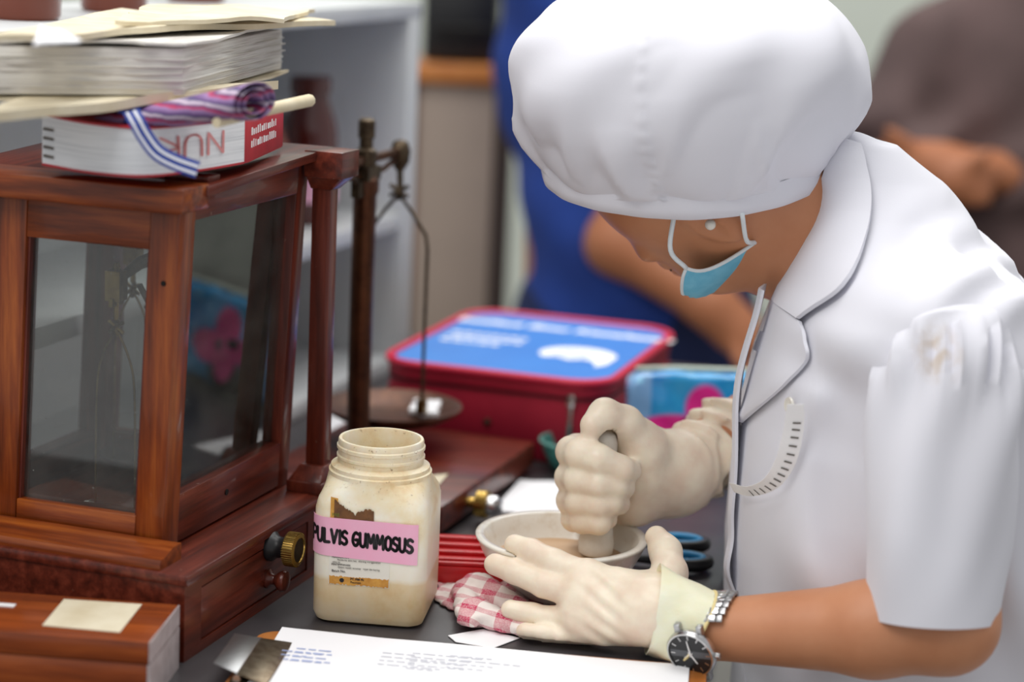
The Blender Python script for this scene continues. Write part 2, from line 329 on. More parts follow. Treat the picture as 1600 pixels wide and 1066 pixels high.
# ------------------------------------------------------------------ the room
TH = math.radians(18.78); EA = np.array([math.sin(TH), math.cos(TH), 0]); EB = np.array([-math.cos(TH), math.sin(TH), 0]); EZ = np.array([0, 0, 1.])
RZ = math.pi/2-TH
P0 = T(287, 1036)                                    # near corner of the balance case on the table
def L(a, b, z=0.): return P0+EA*a+EB*b+EZ*z
wallm = plain('pale_green_grey_wall', srgb(214, 220, 208), .9, c2=srgb(208, 215, 204), scale=3)
tag(mk('wall_back', box(-2.6, 3.2, 4.7, 4.8, -.75, 2.3), wallm), kind='structure')
floorm = plain('grey_floor', srgb(150, 146, 140), .5, c2=srgb(136, 132, 128), scale=6)
tag(mk('floor', box(-2.6, 3.2, -.6, 4.7, -.8, -.75), floorm), kind='structure')
# work table: one slab with an aluminium edge, on four legs
e0 = T(1036, 1066); a0, b0 = (e0-P0)@EA, (e0-P0)@EB
tb = empty('work_table', L(.3, .3, -.75), RZ, 'dark grey laminate work table with a pale metal edge strip', 'table')
mk('tabletop', xf(basis(P0, EA, EB, EZ), box(-.35, 1.15, b0+.006, .62, -.035, 0)), M['table'], tb, bevel=.002)
mk('edge_strip', xf(basis(P0, EA, EB, EZ), box(-.35, 1.15, b0, b0+.006, -.037, .0)), M['steelm'], tb, bevel=.0012)
for a in (-.3, 1.08):
    for b in (b0+.05, .57): mk('leg', xf(basis(P0, EA, EB, EZ), box(a-.02, a+.02, b-.02, b+.02, -.75, -.035)), M['steelm'], tb)
# ------------------------------------------------------------------ shelf unit behind the balances (front plane b = .215)
sh = empty('shelf_unit', L(.5, .3), RZ, 'grey white open shelf unit standing on the table behind the balances', 'shelf')
def cab_box(*a): return xf(basis(P0, EA, EB, EZ), box(*a))
SB = .225
mk('shelf_board', cab_box(-.05, .975, SB, SB+.20, .404, .421), M['shelf'], sh, bevel=.001)
mk('shelf_board', cab_box(-.05, .94, SB+.004, SB+.19, .166, .184), M['shelf'], sh, bevel=.001)
mk('shelf_board', cab_box(-.05, .94, SB+.004, SB+.19, .0, .018), M['shelf'], sh, bevel=.001)
mk('side_panel', cab_box(.94, .972, SB, SB+.20, 0, .404), M['shelf'], sh, bevel=.001)
mk('side_panel', cab_box(-.05, -.03, SB, SB+.20, 0, .404), M['shelf'], sh, bevel=.001)
mk('back_panel', cab_box(-.03, .94, SB+.19, SB+.20, 0, .404), M['shelf'], sh)
def bottle(name, px, y_or, base_z, r, h, neck, mat, label, lab=None, capc=None):
    c = T(px[0], px[1], base_z) if y_or is None else y_or
    b = empty(name, c, 0, label, 'bottle', 'amber bottles on the shelf unit')
    mk('glass_body', lathe([(r*.9, 0), (r, .004), (r, h*.62), (r*.93, h*.70), (neck*1.05, h*.84), (neck, h*.87), (neck, h*.90)], 32), mat, b, True, True, auto=50)
    cp = mk('screw_cap', lathe([(neck*1.12, h*.895), (neck*1.12, h), (neck*1.0, h*1.01)], 28), M['black'] if capc is None else capc, b, True, True, auto=40)
    if lab is not None: mk('label', lathe([(r+.0006, h*.16), (r+.0006, h*.5)], 32, cap0=False, cap1=False), lab, b, True, True)
    return b
bottle('amber_bottle', (38, 30), None, .421, .030, .12, .016, M['amber'], 'amber glass bottle on the top shelf right above the stacked papers', None)
bottle('amber_bottle', (178, 18), None, .421, .030, .12, .016, M['amber'], 'amber glass bottle in the middle of the row on the top shelf', None)
bottle('amber_bottle', (306, 3), None, .421, .030, .12, .016, M['amber'], 'amber glass bottle at the far end of the row on the top shelf', None)
bottle('amber_bottle', None, L(.815, SB+.062, .184), .184, .031, .158, .020, M['amberd'], 'dark red brown bottle with a pink label on the middle shelf', M['pink'], M['amberd'])
bottle('amber_bottle', None, L(.70, SB+.055, .184), .184, .026, .13, .015, M['amber'], 'amber bottle with a white label on the middle shelf behind the stacked books', M['whitelab'])
# ------------------------------------------------------------------ glazed balance case
CAB = empty('balance_case', P0, RZ, 'varnished wooden balance case with glass panes, a drawer and a brass knob', 'balance')
def cl(name, g, mat, parent=CAB, shear=True, **k):
    """part in the case's own frame; the old case leans a little over its base"""
    ofs = .007 if shear and max(p[2] for p in g[0]) > .08 else 0.
    g = ([(p[0], p[1]+ofs-(.046*max(0, p[2]-.064) if shear else 0), p[2]) for p in g[0]], g[1])
    return mk(name, g, mat, parent, local=True, **k)
A1, B1 = .034, .030
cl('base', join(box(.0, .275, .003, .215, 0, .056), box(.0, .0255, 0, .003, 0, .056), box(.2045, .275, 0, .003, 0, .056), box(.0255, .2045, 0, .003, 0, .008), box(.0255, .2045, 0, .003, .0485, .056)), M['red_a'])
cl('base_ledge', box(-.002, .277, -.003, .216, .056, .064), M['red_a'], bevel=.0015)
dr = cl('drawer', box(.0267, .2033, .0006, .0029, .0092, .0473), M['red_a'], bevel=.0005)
def knobY(prof, c, n=28):   # turned knob whose axis sticks out of the drawer side (towards -b)
    v, f = lathe(prof, n); return [(c[0]+x, c[1]-z, c[2]+y) for x, y, z in v], f
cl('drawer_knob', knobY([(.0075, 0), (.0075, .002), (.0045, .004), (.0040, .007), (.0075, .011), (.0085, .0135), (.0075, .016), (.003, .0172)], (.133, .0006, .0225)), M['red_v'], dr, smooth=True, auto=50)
kb = cl('arrest_knob', knobY([(.0112, .0145), (.0128, .0155), (.0128, .0235), (.0112, .0245), (.0095, .0245), (.009, .0235), (.002, .0235)], (.136, 0, .0475), 48), M['brassb'], smooth=True, auto=35)
kg = [knobY([(.0004, .0150), (.0004, .0240)], (.136+.0129*math.cos(t), 0, .0475+.0129*math.sin(t)), 4) for t in [2*math.pi*i/44 for i in range(44)]]
cl('knurling', join(*kg), M['brass'], kb)
cl('knob_face', knobY([(.0088, .0232), (.0088, .0238), (.006, .0242)], (.136, 0, .0475)), M['bronze'], kb, smooth=True, auto=40)
cl('knob_boss', knobY([(.0115, 0), (.0115, .003), (.0085, .006), (.0078, .010), (.0095, .0145)], (.136, 0, .0475)), M['black'], kb, smooth=True, auto=50)
mp = [(.004, .064), (.003, .0675), (.005, .071), (.012, .072), (.018, .0745), (.024, .076), (.0345, .076), (.0345, .064)]
cl('base_moulding', ([(A1-.0345+a-.002, b, z) for b in (B1-.010, .215) for a, z in mp], [tuple(range(8)), tuple(range(15, 7, -1))]+[(i, 8+i, 8+(i+1) % 8, (i+1) % 8) for i in range(8)]), M['wood_b'], shear=False, smooth=True, auto=50)
zt = .313
cl('corner_post', box(A1, .0585, B1, .0525, .064, zt), M['wood_v'], bevel=.0012)
cl('door_stile', box(A1, .052, .151, .215, .064, zt), M['wood_v'], bevel=.0012)
cl('door_rail', box(A1+.0006, .052, .0525, .151, .064, .0895), M['wood_b'], bevel=.001)
cl('door_rail', box(A1+.0006, .052, .0525, .151, .284, zt), M['wood_b'], bevel=.001)
cl('pane', box(A1+.007, A1+.009, .050, .153, .087, .287), M['glass'])
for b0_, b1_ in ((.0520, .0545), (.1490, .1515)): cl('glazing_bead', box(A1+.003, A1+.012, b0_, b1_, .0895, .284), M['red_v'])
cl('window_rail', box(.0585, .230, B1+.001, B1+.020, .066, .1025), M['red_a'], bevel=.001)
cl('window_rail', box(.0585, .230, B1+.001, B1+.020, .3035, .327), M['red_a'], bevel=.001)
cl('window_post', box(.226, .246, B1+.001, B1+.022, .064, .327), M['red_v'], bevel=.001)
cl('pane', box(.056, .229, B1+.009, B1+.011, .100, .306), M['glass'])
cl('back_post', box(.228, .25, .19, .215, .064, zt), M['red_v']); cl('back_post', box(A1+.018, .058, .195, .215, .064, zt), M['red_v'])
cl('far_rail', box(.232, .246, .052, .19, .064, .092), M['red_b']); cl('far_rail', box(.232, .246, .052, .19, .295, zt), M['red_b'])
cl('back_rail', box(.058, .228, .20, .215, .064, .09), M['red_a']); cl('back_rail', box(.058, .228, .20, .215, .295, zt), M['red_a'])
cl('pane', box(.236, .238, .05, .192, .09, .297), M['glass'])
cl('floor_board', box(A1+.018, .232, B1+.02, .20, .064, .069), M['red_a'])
cl('cornice', box(.018, .060, .020, .222, zt, .331), M['wood_b'], bevel=.0025)
tp = [(.052, .018, .322), (.262, .018, .331), (.262, .222, .331), (.052, .222, .322)]
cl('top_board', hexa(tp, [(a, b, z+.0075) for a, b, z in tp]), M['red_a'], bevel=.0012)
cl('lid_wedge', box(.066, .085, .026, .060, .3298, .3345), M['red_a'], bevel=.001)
cm = cl('column', box(.240, .254, .004, .020, .083, .308), M['red_v'], shear=False, bevel=.0008)
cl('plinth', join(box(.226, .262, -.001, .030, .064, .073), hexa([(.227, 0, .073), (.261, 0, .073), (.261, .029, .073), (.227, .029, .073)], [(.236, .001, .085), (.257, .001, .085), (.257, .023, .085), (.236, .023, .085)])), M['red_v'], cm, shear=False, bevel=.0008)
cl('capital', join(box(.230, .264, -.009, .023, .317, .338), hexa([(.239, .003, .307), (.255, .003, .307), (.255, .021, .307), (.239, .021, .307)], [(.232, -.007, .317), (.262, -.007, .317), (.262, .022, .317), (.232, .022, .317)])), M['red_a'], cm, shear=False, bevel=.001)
def discA(a, b, z, r): v, f = lathe([(r, 0), (r, .0008)], 14); return [(a-q[2], b+q[0], z+q[1]) for q in v], f
cl('screw_hole', discA(A1, .0395, .2615, .0019), M['dark']); cl('screw_hole', knobY([(.0024, 0), (.0024, .0008)], (.135, B1+.001, .085), 14), M['dark'])
# the balance inside the case: beam, two hangers with wire bows and pans
bc, bt = .145, .246     # beam line b, height
bm_ = cl('beam', tube([(a, .070-.0, .232+.012*math.sin((a-.06)/.17*math.pi)) for a in np.linspace(.072, .228, 12)], .0042, 8, flat=.6), M['bronze'], shear=False)
cl('pillar', lathe([(.010, .069), (.008, .078), (.006, .085), (.006, .235), (.009, .238), (.009, .25)], 18, (.150, .072, 0)), M['bronze'], shear=False, smooth=True, auto=40)
def hanger(a, b, z):
    h = cl('hanger', join(box(a-.006, a+.006, b-.006, b+.006, z-.010, z+.012), box(a-.008, a+.008, b-.0015, b+.0015, z-.014, z-.008), xf(Matrix.Translation((a, b, z)), lathe([(.0025, .012), (.0032, .015), (.002, .018)], 12)), tube([(a, b, z-.010), (a, b, z-.024), (a+.003, b, z-.028), (a-.003, b, z-.032), (a, b, z-.036)], .0022, 8), tube([(a, b-.006, z-.026), (a, b+.006, z-.034)], .0016, 6), tube([(a, b+.006, z-.026), (a, b-.006, z-.034)], .0016, 6)), M['brass'], shear=False)
    bow = [(a, b-.0005, z-.032), (a, b-.010, z-.050), (a, b-.0155, z-.075), (a, b-.0165, .10), (a, b-.0165, .076)]
    cl('wire_bow', join(tube(bez(bow, 16), .0009, 6), tube(bez([(p[0], 2*b-p[1], p[2]) for p in bow], 16), .0009, 6)), M['brass'], h, shear=False)
    cl('scale_pan', lathe([(.004, .0735), (.022, .0745), (.027, .079), (.0272, .080), (.022, .0758), (.004, .0748)], 30, (a, b, 0)), M['steel'], h, shear=False, smooth=True, auto=50)
hanger(.078, .100, .246); hanger(.218, .165, .246)
cl('beam_arm', join(tube([(.078, .100, .250), (.094, .090, .262), (.118, .079, .268), (.15, .072, .262)], [.003, .005, .006, .006], 8), tube([(.218, .165, .250), (.20, .14, .262), (.175, .10, .266), (.15, .072, .262)], [.003, .005, .006, .006], 8), tube([(.094, .090, .246), (.098, .084, .232), (.105, .080, .225)], .0026, 6)), M['bronze'], bm_, shear=False)
cl('glass_dish', lathe([(.020, .0695), (.024, .0705), (.027, .084), (.0262, .084), (.0232, .072), (.0, .072)], 28, (.19, .075, 0)), M['steel'], shear=False, smooth=True, auto=50)
# ------------------------------------------------------------------ wooden box in front of the case
q = [T(278, 942, .046), T(230, 1003, .046)]; ex = nrm([-1, .09, 0]); ey = np.array([-ex[1], ex[0], 0])*-1; ey = nrm(q[0]-q[1]); ey[2] = 0; ey = nrm(ey)
ex = np.array([-ey[1], ey[0], 0]); bw = np.linalg.norm((q[0]-q[1])[:2])-.004
BX = empty('wooden_box', q[1]*[1, 1, 0], math.atan2(ex[1], ex[0]), 'low varnished wooden box with a paper label stuck on its lid', 'box')
mk('box_body', box(0, .26, -bw, 0, 0, .030), M['box_w'], BX, local=True, bevel=.0012)
mk('lid', box(-.0012, .2612, -bw-.001, .001, .0305, .046), M['box_w'], BX, local=True, bevel=.0012)
pe = plain('pale_end_reflection', srgb(196, 184, 184), .3, c2=srgb(172, 158, 158), scale=90)  # pale tone paints the glossy reflection on the box's end
mk('end_reflection', join(box(-.0022, -.0012, -bw-.0005, .0005, .0312, .0455), box(-.0022, -.0, -bw-.0005, 0, 0, .0298)), pe, BX, local=True)
def TB(px, py, z): p = world_of(BX).inverted() @ Vector([float(c) for c in T(px, py, z)]); return p
lab = [TB(*p, .0462) for p in ((66, 978), (100, 937), (222, 945), (187, 989))]
mk('paper_label', ([tuple(p) for p in lab]+[(p[0], p[1], p[2]+.0004) for p in lab], [(0, 1, 2, 3), (7, 6, 5, 4), (0, 4, 5, 1), (1, 5, 6, 2), (2, 6, 7, 3), (3, 7, 4, 0)]), M['cream'], BX, local=True)
c = TB(10, 946, .0462); mk('paper_chip', box(c[0]-.006, c[0]+.006, c[1]-.003, c[1]+.003, .0461, .0466), M['paper'], BX, local=True)
c = TB(145, 1063, .02); mk('latch_plate', box(c[0]-.016, c[0]+.016, -.001 if ey[1] < 0 else -bw-.0022, .0022 if ey[1] < 0 else -bw, .008, .026), M['clipmetal'], BX, local=True, bevel=.0006)
# ------------------------------------------------------------------ the pile on top of the case
def sheet(name, pxs, z, th, mat, parent=None, wave=.0, nu=16, nv=10, jag=.0, seed=1, lift=None):
    """a sheet or block over the quad of four sight points at height z (near-left, near-right, far-right, far-left)"""
    rnd = random.Random(seed); q = [np.asarray(p, float) if len(p) == 3 else T(p[0], p[1], z) for p in pxs]; V, O = [], []
    ph = [rnd.uniform(0, 6) for _ in range(6)]
    for i in range(nu):
        for j in range(nv):
            u, v = i/(nu-1), j/(nv-1); p = (q[0]*(1-u)+q[1]*u)*(1-v)+(q[3]*(1-u)+q[2]*u)*v
            edge = (1 if j in (0, nv-1) else 0); e2 = (1 if i in (0, nu-1) else 0)
            p = p+nrm(q[3]-q[0])*jag*edge*rnd.uniform(-1, 1)+nrm(q[1]-q[0])*jag*e2*rnd.uniform(-1, 1)
            p = p+EZ*(wave*(math.sin(u*7+ph[0]+2*v)+.6*math.sin(u*13+ph[1]-3*v)+.5*math.sin(v*9+ph[2]))+(lift(u, v) if lift else 0))
            V.append(p); O.append(EZ*th)
    return mk(name, shell(V, gridfaces(nu, nv), nu, nv, O), mat, parent, smooth=True, auto=40)
TOP = .3395
# red-backed book with bowed white pages
rb = empty('thick_book', T(250, 262, TOP), 0, 'thick white-paged book with a red spine lying lowest on the balance case', 'book')
fr_ = bez([T(66, 258, TOP), T(140, 271, TOP), T(225, 277, TOP), T(310, 268, TOP), T(381, 256, TOP)], 24)
dv = nrm(T(455, 222, TOP)-T(381, 256, TOP)); dv[2] = 0; dep = .115
V, O = [], []
for i, p in enumerate(fr_):
    u = i/24.; hh = .032+.004*(1-u)**2+.002*u
    for j in range(6): V.append(p+EZ*.0015+dv*dep*j/5*(.9+.1*u)); O.append(EZ*(hh-.003))
mk('page_block', shell(V, gridfaces(25, 6), 25, 6, O), M['wpages'], rb, smooth=True, auto=40)
for zz in (0., .033):
    V = []; O = []
    for i, p in enumerate(fr_):
        u = i/24.; hh = (.032+.004*(1-u)**2+.002*u-.0015)*(zz > 0)
        for j in range(4): V.append(p+EZ*hh+dv*(dep*j/3*(.9+.1*u)-.001)); O.append(EZ*.0014)
    mk('cover', shell(V, gridfaces(25, 4), 25, 4, O), M['redcover'], rb, smooth=True, auto=40)
pz = fr_[-1]; ex2 = nrm(fr_[-1]-fr_[-2]); sp = [pz+ex2*.0, pz+dv*dep, pz+dv*dep+ex2*.004, pz+ex2*.004]
mk('spine', hexa(sp, [p+EZ*.0345 for p in sp]), M['redcover'], rb, bevel=.001)
rnd = random.Random(9)
for r_ in range(2):
    g = []
    for k in range(13):
        u0 = .012+k*.0062; o = pz+ex2*.0043+dv*u0+EZ*(.010+.009*r_); l_ = rnd.uniform(.002, .0045); hh = rnd.uniform(.004, .0062)
        g.append(hexa([o, o+dv*l_, o+dv*l_+ex2*.0003, o+ex2*.0003], [p+EZ*hh for p in (o, o+dv*l_, o+dv*l_+ex2*.0003, o+ex2*.0003)]))
    mk('spine_lettering', join(*g), M['white'], rb)
cd = fr_[14]; wx = nrm(fr_[20]-fr_[12]); ny = np.array([wx[1], -wx[0], 0])
cvp = lambda t: (lambda k, f_: fr_[k]*(1-f_)+fr_[k+1]*f_)(int(max(0, min(23, t))), max(0, min(23.99, t))-int(max(0, min(23, t))))
g, wd = strokes('NUR', .045, lambda u, v: cvp(21-8*u/2.3)+ny*.0010+EZ*(.026-.015*v))
mk('red_handwriting', g, M['redink'], rb)
for k in range(4):
    wx = nrm(fr_[3]-fr_[0]); ny = np.array([wx[1], -wx[0], 0]); p = fr_[0]+wx*.003+EZ*(.006+k*.0062)+ny*.0008
    mk('index_mark', hexa([p, p+wx*.011, p+wx*.011+ny*.0005, p+ny*.0005], [p+EZ*.002, p+wx*.011+EZ*.0016, p+wx*.011+EZ*.0016+ny*.0005, p+EZ*.002+ny*.0005]), M['print'], rb)
# rolled-up striped pouch with a lanyard round it
zr = TOP+.0375
n = N('striped_pouch_fabric'); v = n.coord(); q_ = n.xyz(v); s = n.math('FRACT', n.math('MULTIPLY', n.math('ADD', q_[2], n.math('MULTIPLY', n.noise(v, 26.), .012)), 95.))
M['pouch'] = n.set(col=n.ramp(s, [(.0, srgb(96, 66, 120)), (.3, srgb(150, 120, 168)), (.45, srgb(182, 40, 84)), (.6, srgb(96, 62, 116)), (.8, srgb(206, 190, 206)), (.95, srgb(70, 60, 110))]), rough=.55)
rp = empty('rolled_pouch', T(280, 190, zr), 0, 'rolled purple striped pouch squeezed between the books', 'pouch')
p0, p1 = U(152, 196, 1.43), U(400, 160, 1.385)
spn = []
V = []; nu, ns = 24, 46
for i in range(nu):
    u = i/(nu-1); c = p0+(p1-p0)*u; ax = nrm(p1-p0); sd = nrm(np.cross(ax, EZ)); k = .45+.62*u
    for j in range(ns):
        t = 2*math.pi*2.6*j/(ns-1); r = .0045+.0095*j/(ns-1)
        V.append(c+(-sd*math.cos(t)*r*2.1+EZ*math.sin(t)*r*.95)*k)
mk('roll', shell(V, gridfaces(nu, ns), nu, ns, [nrm(np.array(p)-(p0+(p1-p0)*(i//ns)/(nu-1.)))*.0008 for i, p in enumerate(V)]), M['pouch'], rp, smooth=True)
n = N('blue_white_ribbon'); M['lany'] = plain('blue_ribbon', srgb(34, 62, 150), .6); M['lanw'] = plain('white_ribbon_stripe', srgb(226, 228, 236), .6)
ln = empty('lanyard', T(230, 200, zr), 0, 'blue and white striped lanyard hanging down over the pages of the red book', 'lanyard')
cv = bez([U(205, 174, 1.372), U(214, 190, 1.366), U(226, 212, 1.364), U(246, 238, 1.362), U(275, 254, 1.360), U(309, 266, 1.358)], 30)
def ribbon(curve, wdir, w0, w1, off): 
    V = []; O = []
    for p, dd in zip(curve, wdir):
        V += [p+dd*w0, p+dd*w1]; O += [np.array([0, -.0006, .0003])]*2
    V = [np.asarray(a)+np.array([0, -off, 0]) for a in V]
    return shell(V, gridfaces(len(curve), 2), len(curve), 2, O)
wd_ = [nrm(CR*math.cos(a)+CU*math.sin(a)) for a in np.linspace(.25, 1.25, 31)]
mk('ribbon', ribbon(cv, wd_, -.0056, .0056, 0), M['lany'], ln, smooth=True, auto=50)
for a, b in ((-.0036, -.0018), (.0012, .0032)): mk('white_stripe', ribbon(cv, wd_, a, b, .0007), M['lanw'], ln, smooth=True, auto=50)
mk('ribbon_loop', join(*[tube(bez([U(x0, 178, 1.40), U(x0+4, 168, 1.40), U(x0+12, 168, 1.415), U(x0+10, 190, 1.398)], 14), .0032, 8, flat=.35) for x0 in (190, 209)]), M['lany'], ln, smooth=True)
# rolled paper stick
st = mk('paper_roll', tube([T(338, 192, zr+.004), T(400, 175, zr+.008), T(484, 157, zr+.010)], [.0034, .0042, .0046], 9), M['cream'], smooth=True, auto=60)
tag(st, 'thin cream paper roll poking out past the red spine', 'paper roll')
# loose ragged papers under and over the grey block, and the block itself
ZB = .3915
tag(sheet('ragged_booklet', [(-40, 196), (300, 168), (432, 146), (60, 160)], ZB-.009, .0065, M['cream'], wave=.0010, jag=.002, seed=3, lift=lambda u, v: .004*u), 'ragged cream booklet under the thick grey block of paper', 'booklet')
q4 = [T(-40, 147, ZB), T(285, 150, ZB), T(440, 108, ZB)]; q4.append(q4[0]+q4[2]-q4[1])
pb = empty('paper_block', q4[1], 0, 'thick coverless block of greyed pages with curled edges', 'book')
mk('page_block', hexa(q4, [p+EZ*.0325 for p in q4]), M['pages'], pb, bevel=.0015)
sheet('curled_page', [q4[0]+EZ*-.003, q4[1]+[.004, -.004, -.003], q4[2]+[.006, .0, -.003], q4[3]+EZ*-.003], 0, .0018, M['cream'], pb, wave=.0008, jag=.0025, seed=5)
sheet('curled_page', [q4[0]+EZ*.0335, q4[1]+[.004, -.004, .0335], q4[2]+[.006, .0, .0335], q4[3]+EZ*.0335], 0, .002, M['pages'], pb, wave=.0011, jag=.003, seed=6, lift=lambda u, v: .002*u)
for k in range(5): sheet('curled_page', [q4[0]+EZ*(.005+.005*k), q4[1]+[.0012, -.0012, .005+.005*k], q4[2]+[.0016, 0, .005+.005*k], q4[3]+EZ*(.005+.005*k)], 0, .0006, M['pages'], pb, wave=.0004, jag=.0016, seed=20+k)
ZN = ZB+.039
tag(sheet('old_newspaper', [(-40, 72), (285, 50), (522, 38), (190, 20)], ZN, .0042, M['cream'], wave=.0011, jag=.003, seed=8), 'folded old newspaper with ragged edges on top of the pile', 'newspaper')
tag(sheet('torn_leaf', [(180, 38), (440, 34), (490, 20), (232, 12)], ZN+.0066, .003, M['cream'], wave=.0012, jag=.003, seed=11), 'torn cream leaf lying uppermost on the pile', 'paper')
tag(sheet('folded_note', [(52, 72), (128, 66), (96, 50), (62, 42)], ZN+.0064, .0012, M['paper'], wave=.0004, nu=8, nv=6, seed=2), 'small white folded note on the newspaper', 'paper')
# ------------------------------------------------------------------ open balance behind the jar
OB = L(.372, .0); OBr = empty('open_balance', L(.45, .06), RZ, 'open brass beam balance with a hanging pan on a wooden base', 'balance')
c1 = T(690, 792, .03); c2 = T(820, 688, .03); oa = (c1-P0)@EA; ob = (c1-P0)@EB; oa2 = (c2-P0)@EA
def ol(name, g, mat, parent=OBr, **k): return mk(name, xf(basis(P0, EA, EB, EZ), g), mat, parent, **k)
bb = ol('base_board', box(oa, oa2, ob, ob+.19, .006, .030), M['red_a'], bevel=.002)
for a in (oa+.02, oa2-.02):
    for b in (ob+.02, ob+.17): ol('levelling_foot', lathe([(.008, 0), (.008, .004), (.004, .006)], 16, (a, b, 0)), M['brass'])
def knobB(prof, c, n=26): v, f = lathe(prof, n); return [(c[0]+x, c[1]-z, c[2]+y) for x, y, z in v], f
kk = ol('brass_knob', knobB([(.005, 0), (.005, .008), (.012, .009), (.0125, .018), (.011, .019)], (oa+.066, ob, .017)), M['brassb'], smooth=True, auto=40)
ol('knob_tip', knobB([(.009, .019), (.0095, .026), (.007, .030), (.004, .031)], (oa+.066, ob, .017)), M['steel'], kk, smooth=True, auto=40)
LB = .080; pc = T(612, 645, .06)-EA*LB; pa, pbb = (pc-P0)@EA, (pc-P0)@EB
DZ = .013
ol('post', lathe([(.016, .030), (.014, .036), (.0105, .040), (.0105, .262+DZ), (.0125, .266+DZ), (.0125, .276+DZ), (.009, .280+DZ)], 24, (pa, pbb, 0)), M['copper'], smooth=True, auto=40)
up = lambda g: xf(Matrix.Translation((0, 0, DZ)), g)
ol('post_head', up(join(box(pa-.014, pa+.014, pbb-.009, pbb+.009, .276, .288), lathe([(.0095, .286), (.0095, .302), (.006, .304), (.006, .312), (.0075, .313), (.0075, .328), (.005, .330)], 18, (pa, pbb, 0)), box(pa-.022, pa+.022, pbb-.004, pbb+.004, .262, .276), tube([(pa-.03, pbb, .282), (pa-.012, pbb, .270), (pa, pbb, .258)], .0035, 8), tube([(pa+.03, pbb, .282), (pa+.012, pbb, .270), (pa, pbb, .258)], .0035, 8))), M['bronze'], smooth=True, auto=40)
bmn = ol('beam', up(join(box(pa-LB, pa+LB, pbb-.003, pbb+.003, .290, .297), tube([(pa-LB, pbb, .290), (pa-.04, pbb, .281), (pa, pbb, .279), (pa+.04, pbb, .281), (pa+LB, pbb, .290)], .0026, 8))), M['copper'], bevel=.0004)
ol('beam_end', up(join(lathe([(.004, .276), (.0085, .284), (.0095, .294), (.007, .302), (.003, .304)], 16, (pa+LB, pbb, 0)), tube([(pa+LB, pbb, .280), (pa+LB+.002, pbb, .262), (pa+LB-.003, pbb, .256), (pa+LB, pbb, .250)], .0032, 8), tube([(pa+LB, pbb-.009, .262), (pa+LB, pbb+.009, .252)], .0022, 6), tube([(pa+LB, pbb+.009, .262), (pa+LB, pbb-.009, .252)], .0022, 6))), M['bronze'], bmn, smooth=True, auto=50)
hk = (pa+LB, pbb, .254+DZ)
bw_ = [hk, (hk[0], hk[1]-.012, .253), (hk[0], hk[1]-.028, .231), (hk[0], hk[1]-.030, .218), (hk[0], hk[1]-.030, .072)]
ol('wire_bow', join(tube(bw_, .0018, 8), tube([(p[0], 2*hk[1]-p[1], p[2]) for p in bw_], .0018, 8)), M['bronze'], smooth=True, auto=50)
ol('scale_pan', lathe([(.01, .054), (.05, .056), (.064, .064), (.066, .068), (.064, .068), (.05, .059), (.01, .057)], 40, hk[:2]+(0,)), M['copper'], smooth=True, auto=50)
for s_ in (-1, 1): ol('bow_foot', box(hk[0]-.004, hk[0]+.004, hk[1]+.030*s_-.004, hk[1]+.030*s_+.004, .063, .076), M['brass'])
tag(sheet('paper_slip', [T(640, 772, .0302), T(680, 765, .0302), T(700, 742, .0302), T(655, 747, .0302)], 0, .001, M['cream'], nu=6, nv=5), 'small cream paper slip on the base of the open balance', 'paper')
tag(sheet('crumpled_paper', [T(640, 648, .060), T(682, 652, .060), T(690, 634, .060), T(650, 630, .060)], 0, .004, M['paper'], nu=8, nv=8, wave=.001, jag=.002), 'small crumpled white paper lying in the hanging scale pan', 'paper')
# ------------------------------------------------------------------ red kit bag with a blue printed lid
g0, g1 = T(590, 556, .088), T(942, 596, .088); bx = nrm((g1-g0)*[1, 1, 0]); by = np.array([-bx[1], bx[0], 0]); BW, BD = .235, .30
BO = g0*[1, 1, 0]+bx*BW/2+by*BD/2
bag = empty('kit_bag', BO, math.atan2(bx[1], bx[0]), 'red zipped kit bag with a blue printed lid', 'bag')
red = plain('red_nylon', srgb(176, 22, 52), .6, c2=srgb(160, 16, 46), scale=20, bump=.15, bscale=600); redp = plain('red_piping', srgb(214, 34, 70), .5); blue = plain('blue_vinyl', srgb(58, 128, 212), .45, c2=srgb(62, 136, 220), scale=15)
def outl(w, h, r, z): return [(x, y, z) for x, y in rrect(w, h, r, 8)]
rings = [outl(BW*.97, BD*.97, .035, 0), outl(BW, BD, .038, .006), outl(BW*1.0, BD, .038, .05), outl(BW*.985, BD*.99, .038, .066)]
nr = len(rings[0]); V = [p for r_ in rings for p in r_]; Fc = gridfaces(len(rings), nr, True)+[tuple(range(nr))[::-1], tuple((len(rings)-1)*nr+i for i in range(nr))]
bd = mk('body', (V, Fc), red, bag, True, True, auto=50)
ld = mk('lid', prism(rrect(BW*1.0, BD, .040, 8), .0665, .083), red, bag, local=True, bevel=.003)
mk('zip', prism(rrect(BW*1.004, BD*1.003, .040, 8), .0655, .0672), M['black'], bag, local=True)
mk('blue_panel', prism(rrect(BW*.95, BD*.955, .036, 8), .083, .0842), blue, ld, local=True)
pp = outl(BW*1.0, BD*1.0, .040, .083); mk('piping', tube(pp+[pp[0]], .0042, 8, caps=False), redp, ld, True, True)
text('lid_lettering', 'Institut Ilmu Kesehatan', .0262, Matrix.Translation((0.004, BD*.30, .0844)), M['white'], ld, bold=.0012, local=True, shear=.25)
for k, (w_, x_) in enumerate(((.085, -.055), (.075, -.060), (.066, -.064))):
    rnd = random.Random(k); g = []; x = x_-w_/2
    while x < x_+w_/2:
        l_ = rnd.uniform(.004, .011); g.append(box(x, x+l_, .018-k*.02-.0045, .018-k*.02+.0045, .0842, .0845)); x += l_+.003
    mk('small_print', join(*g), M['white'], ld, local=True)
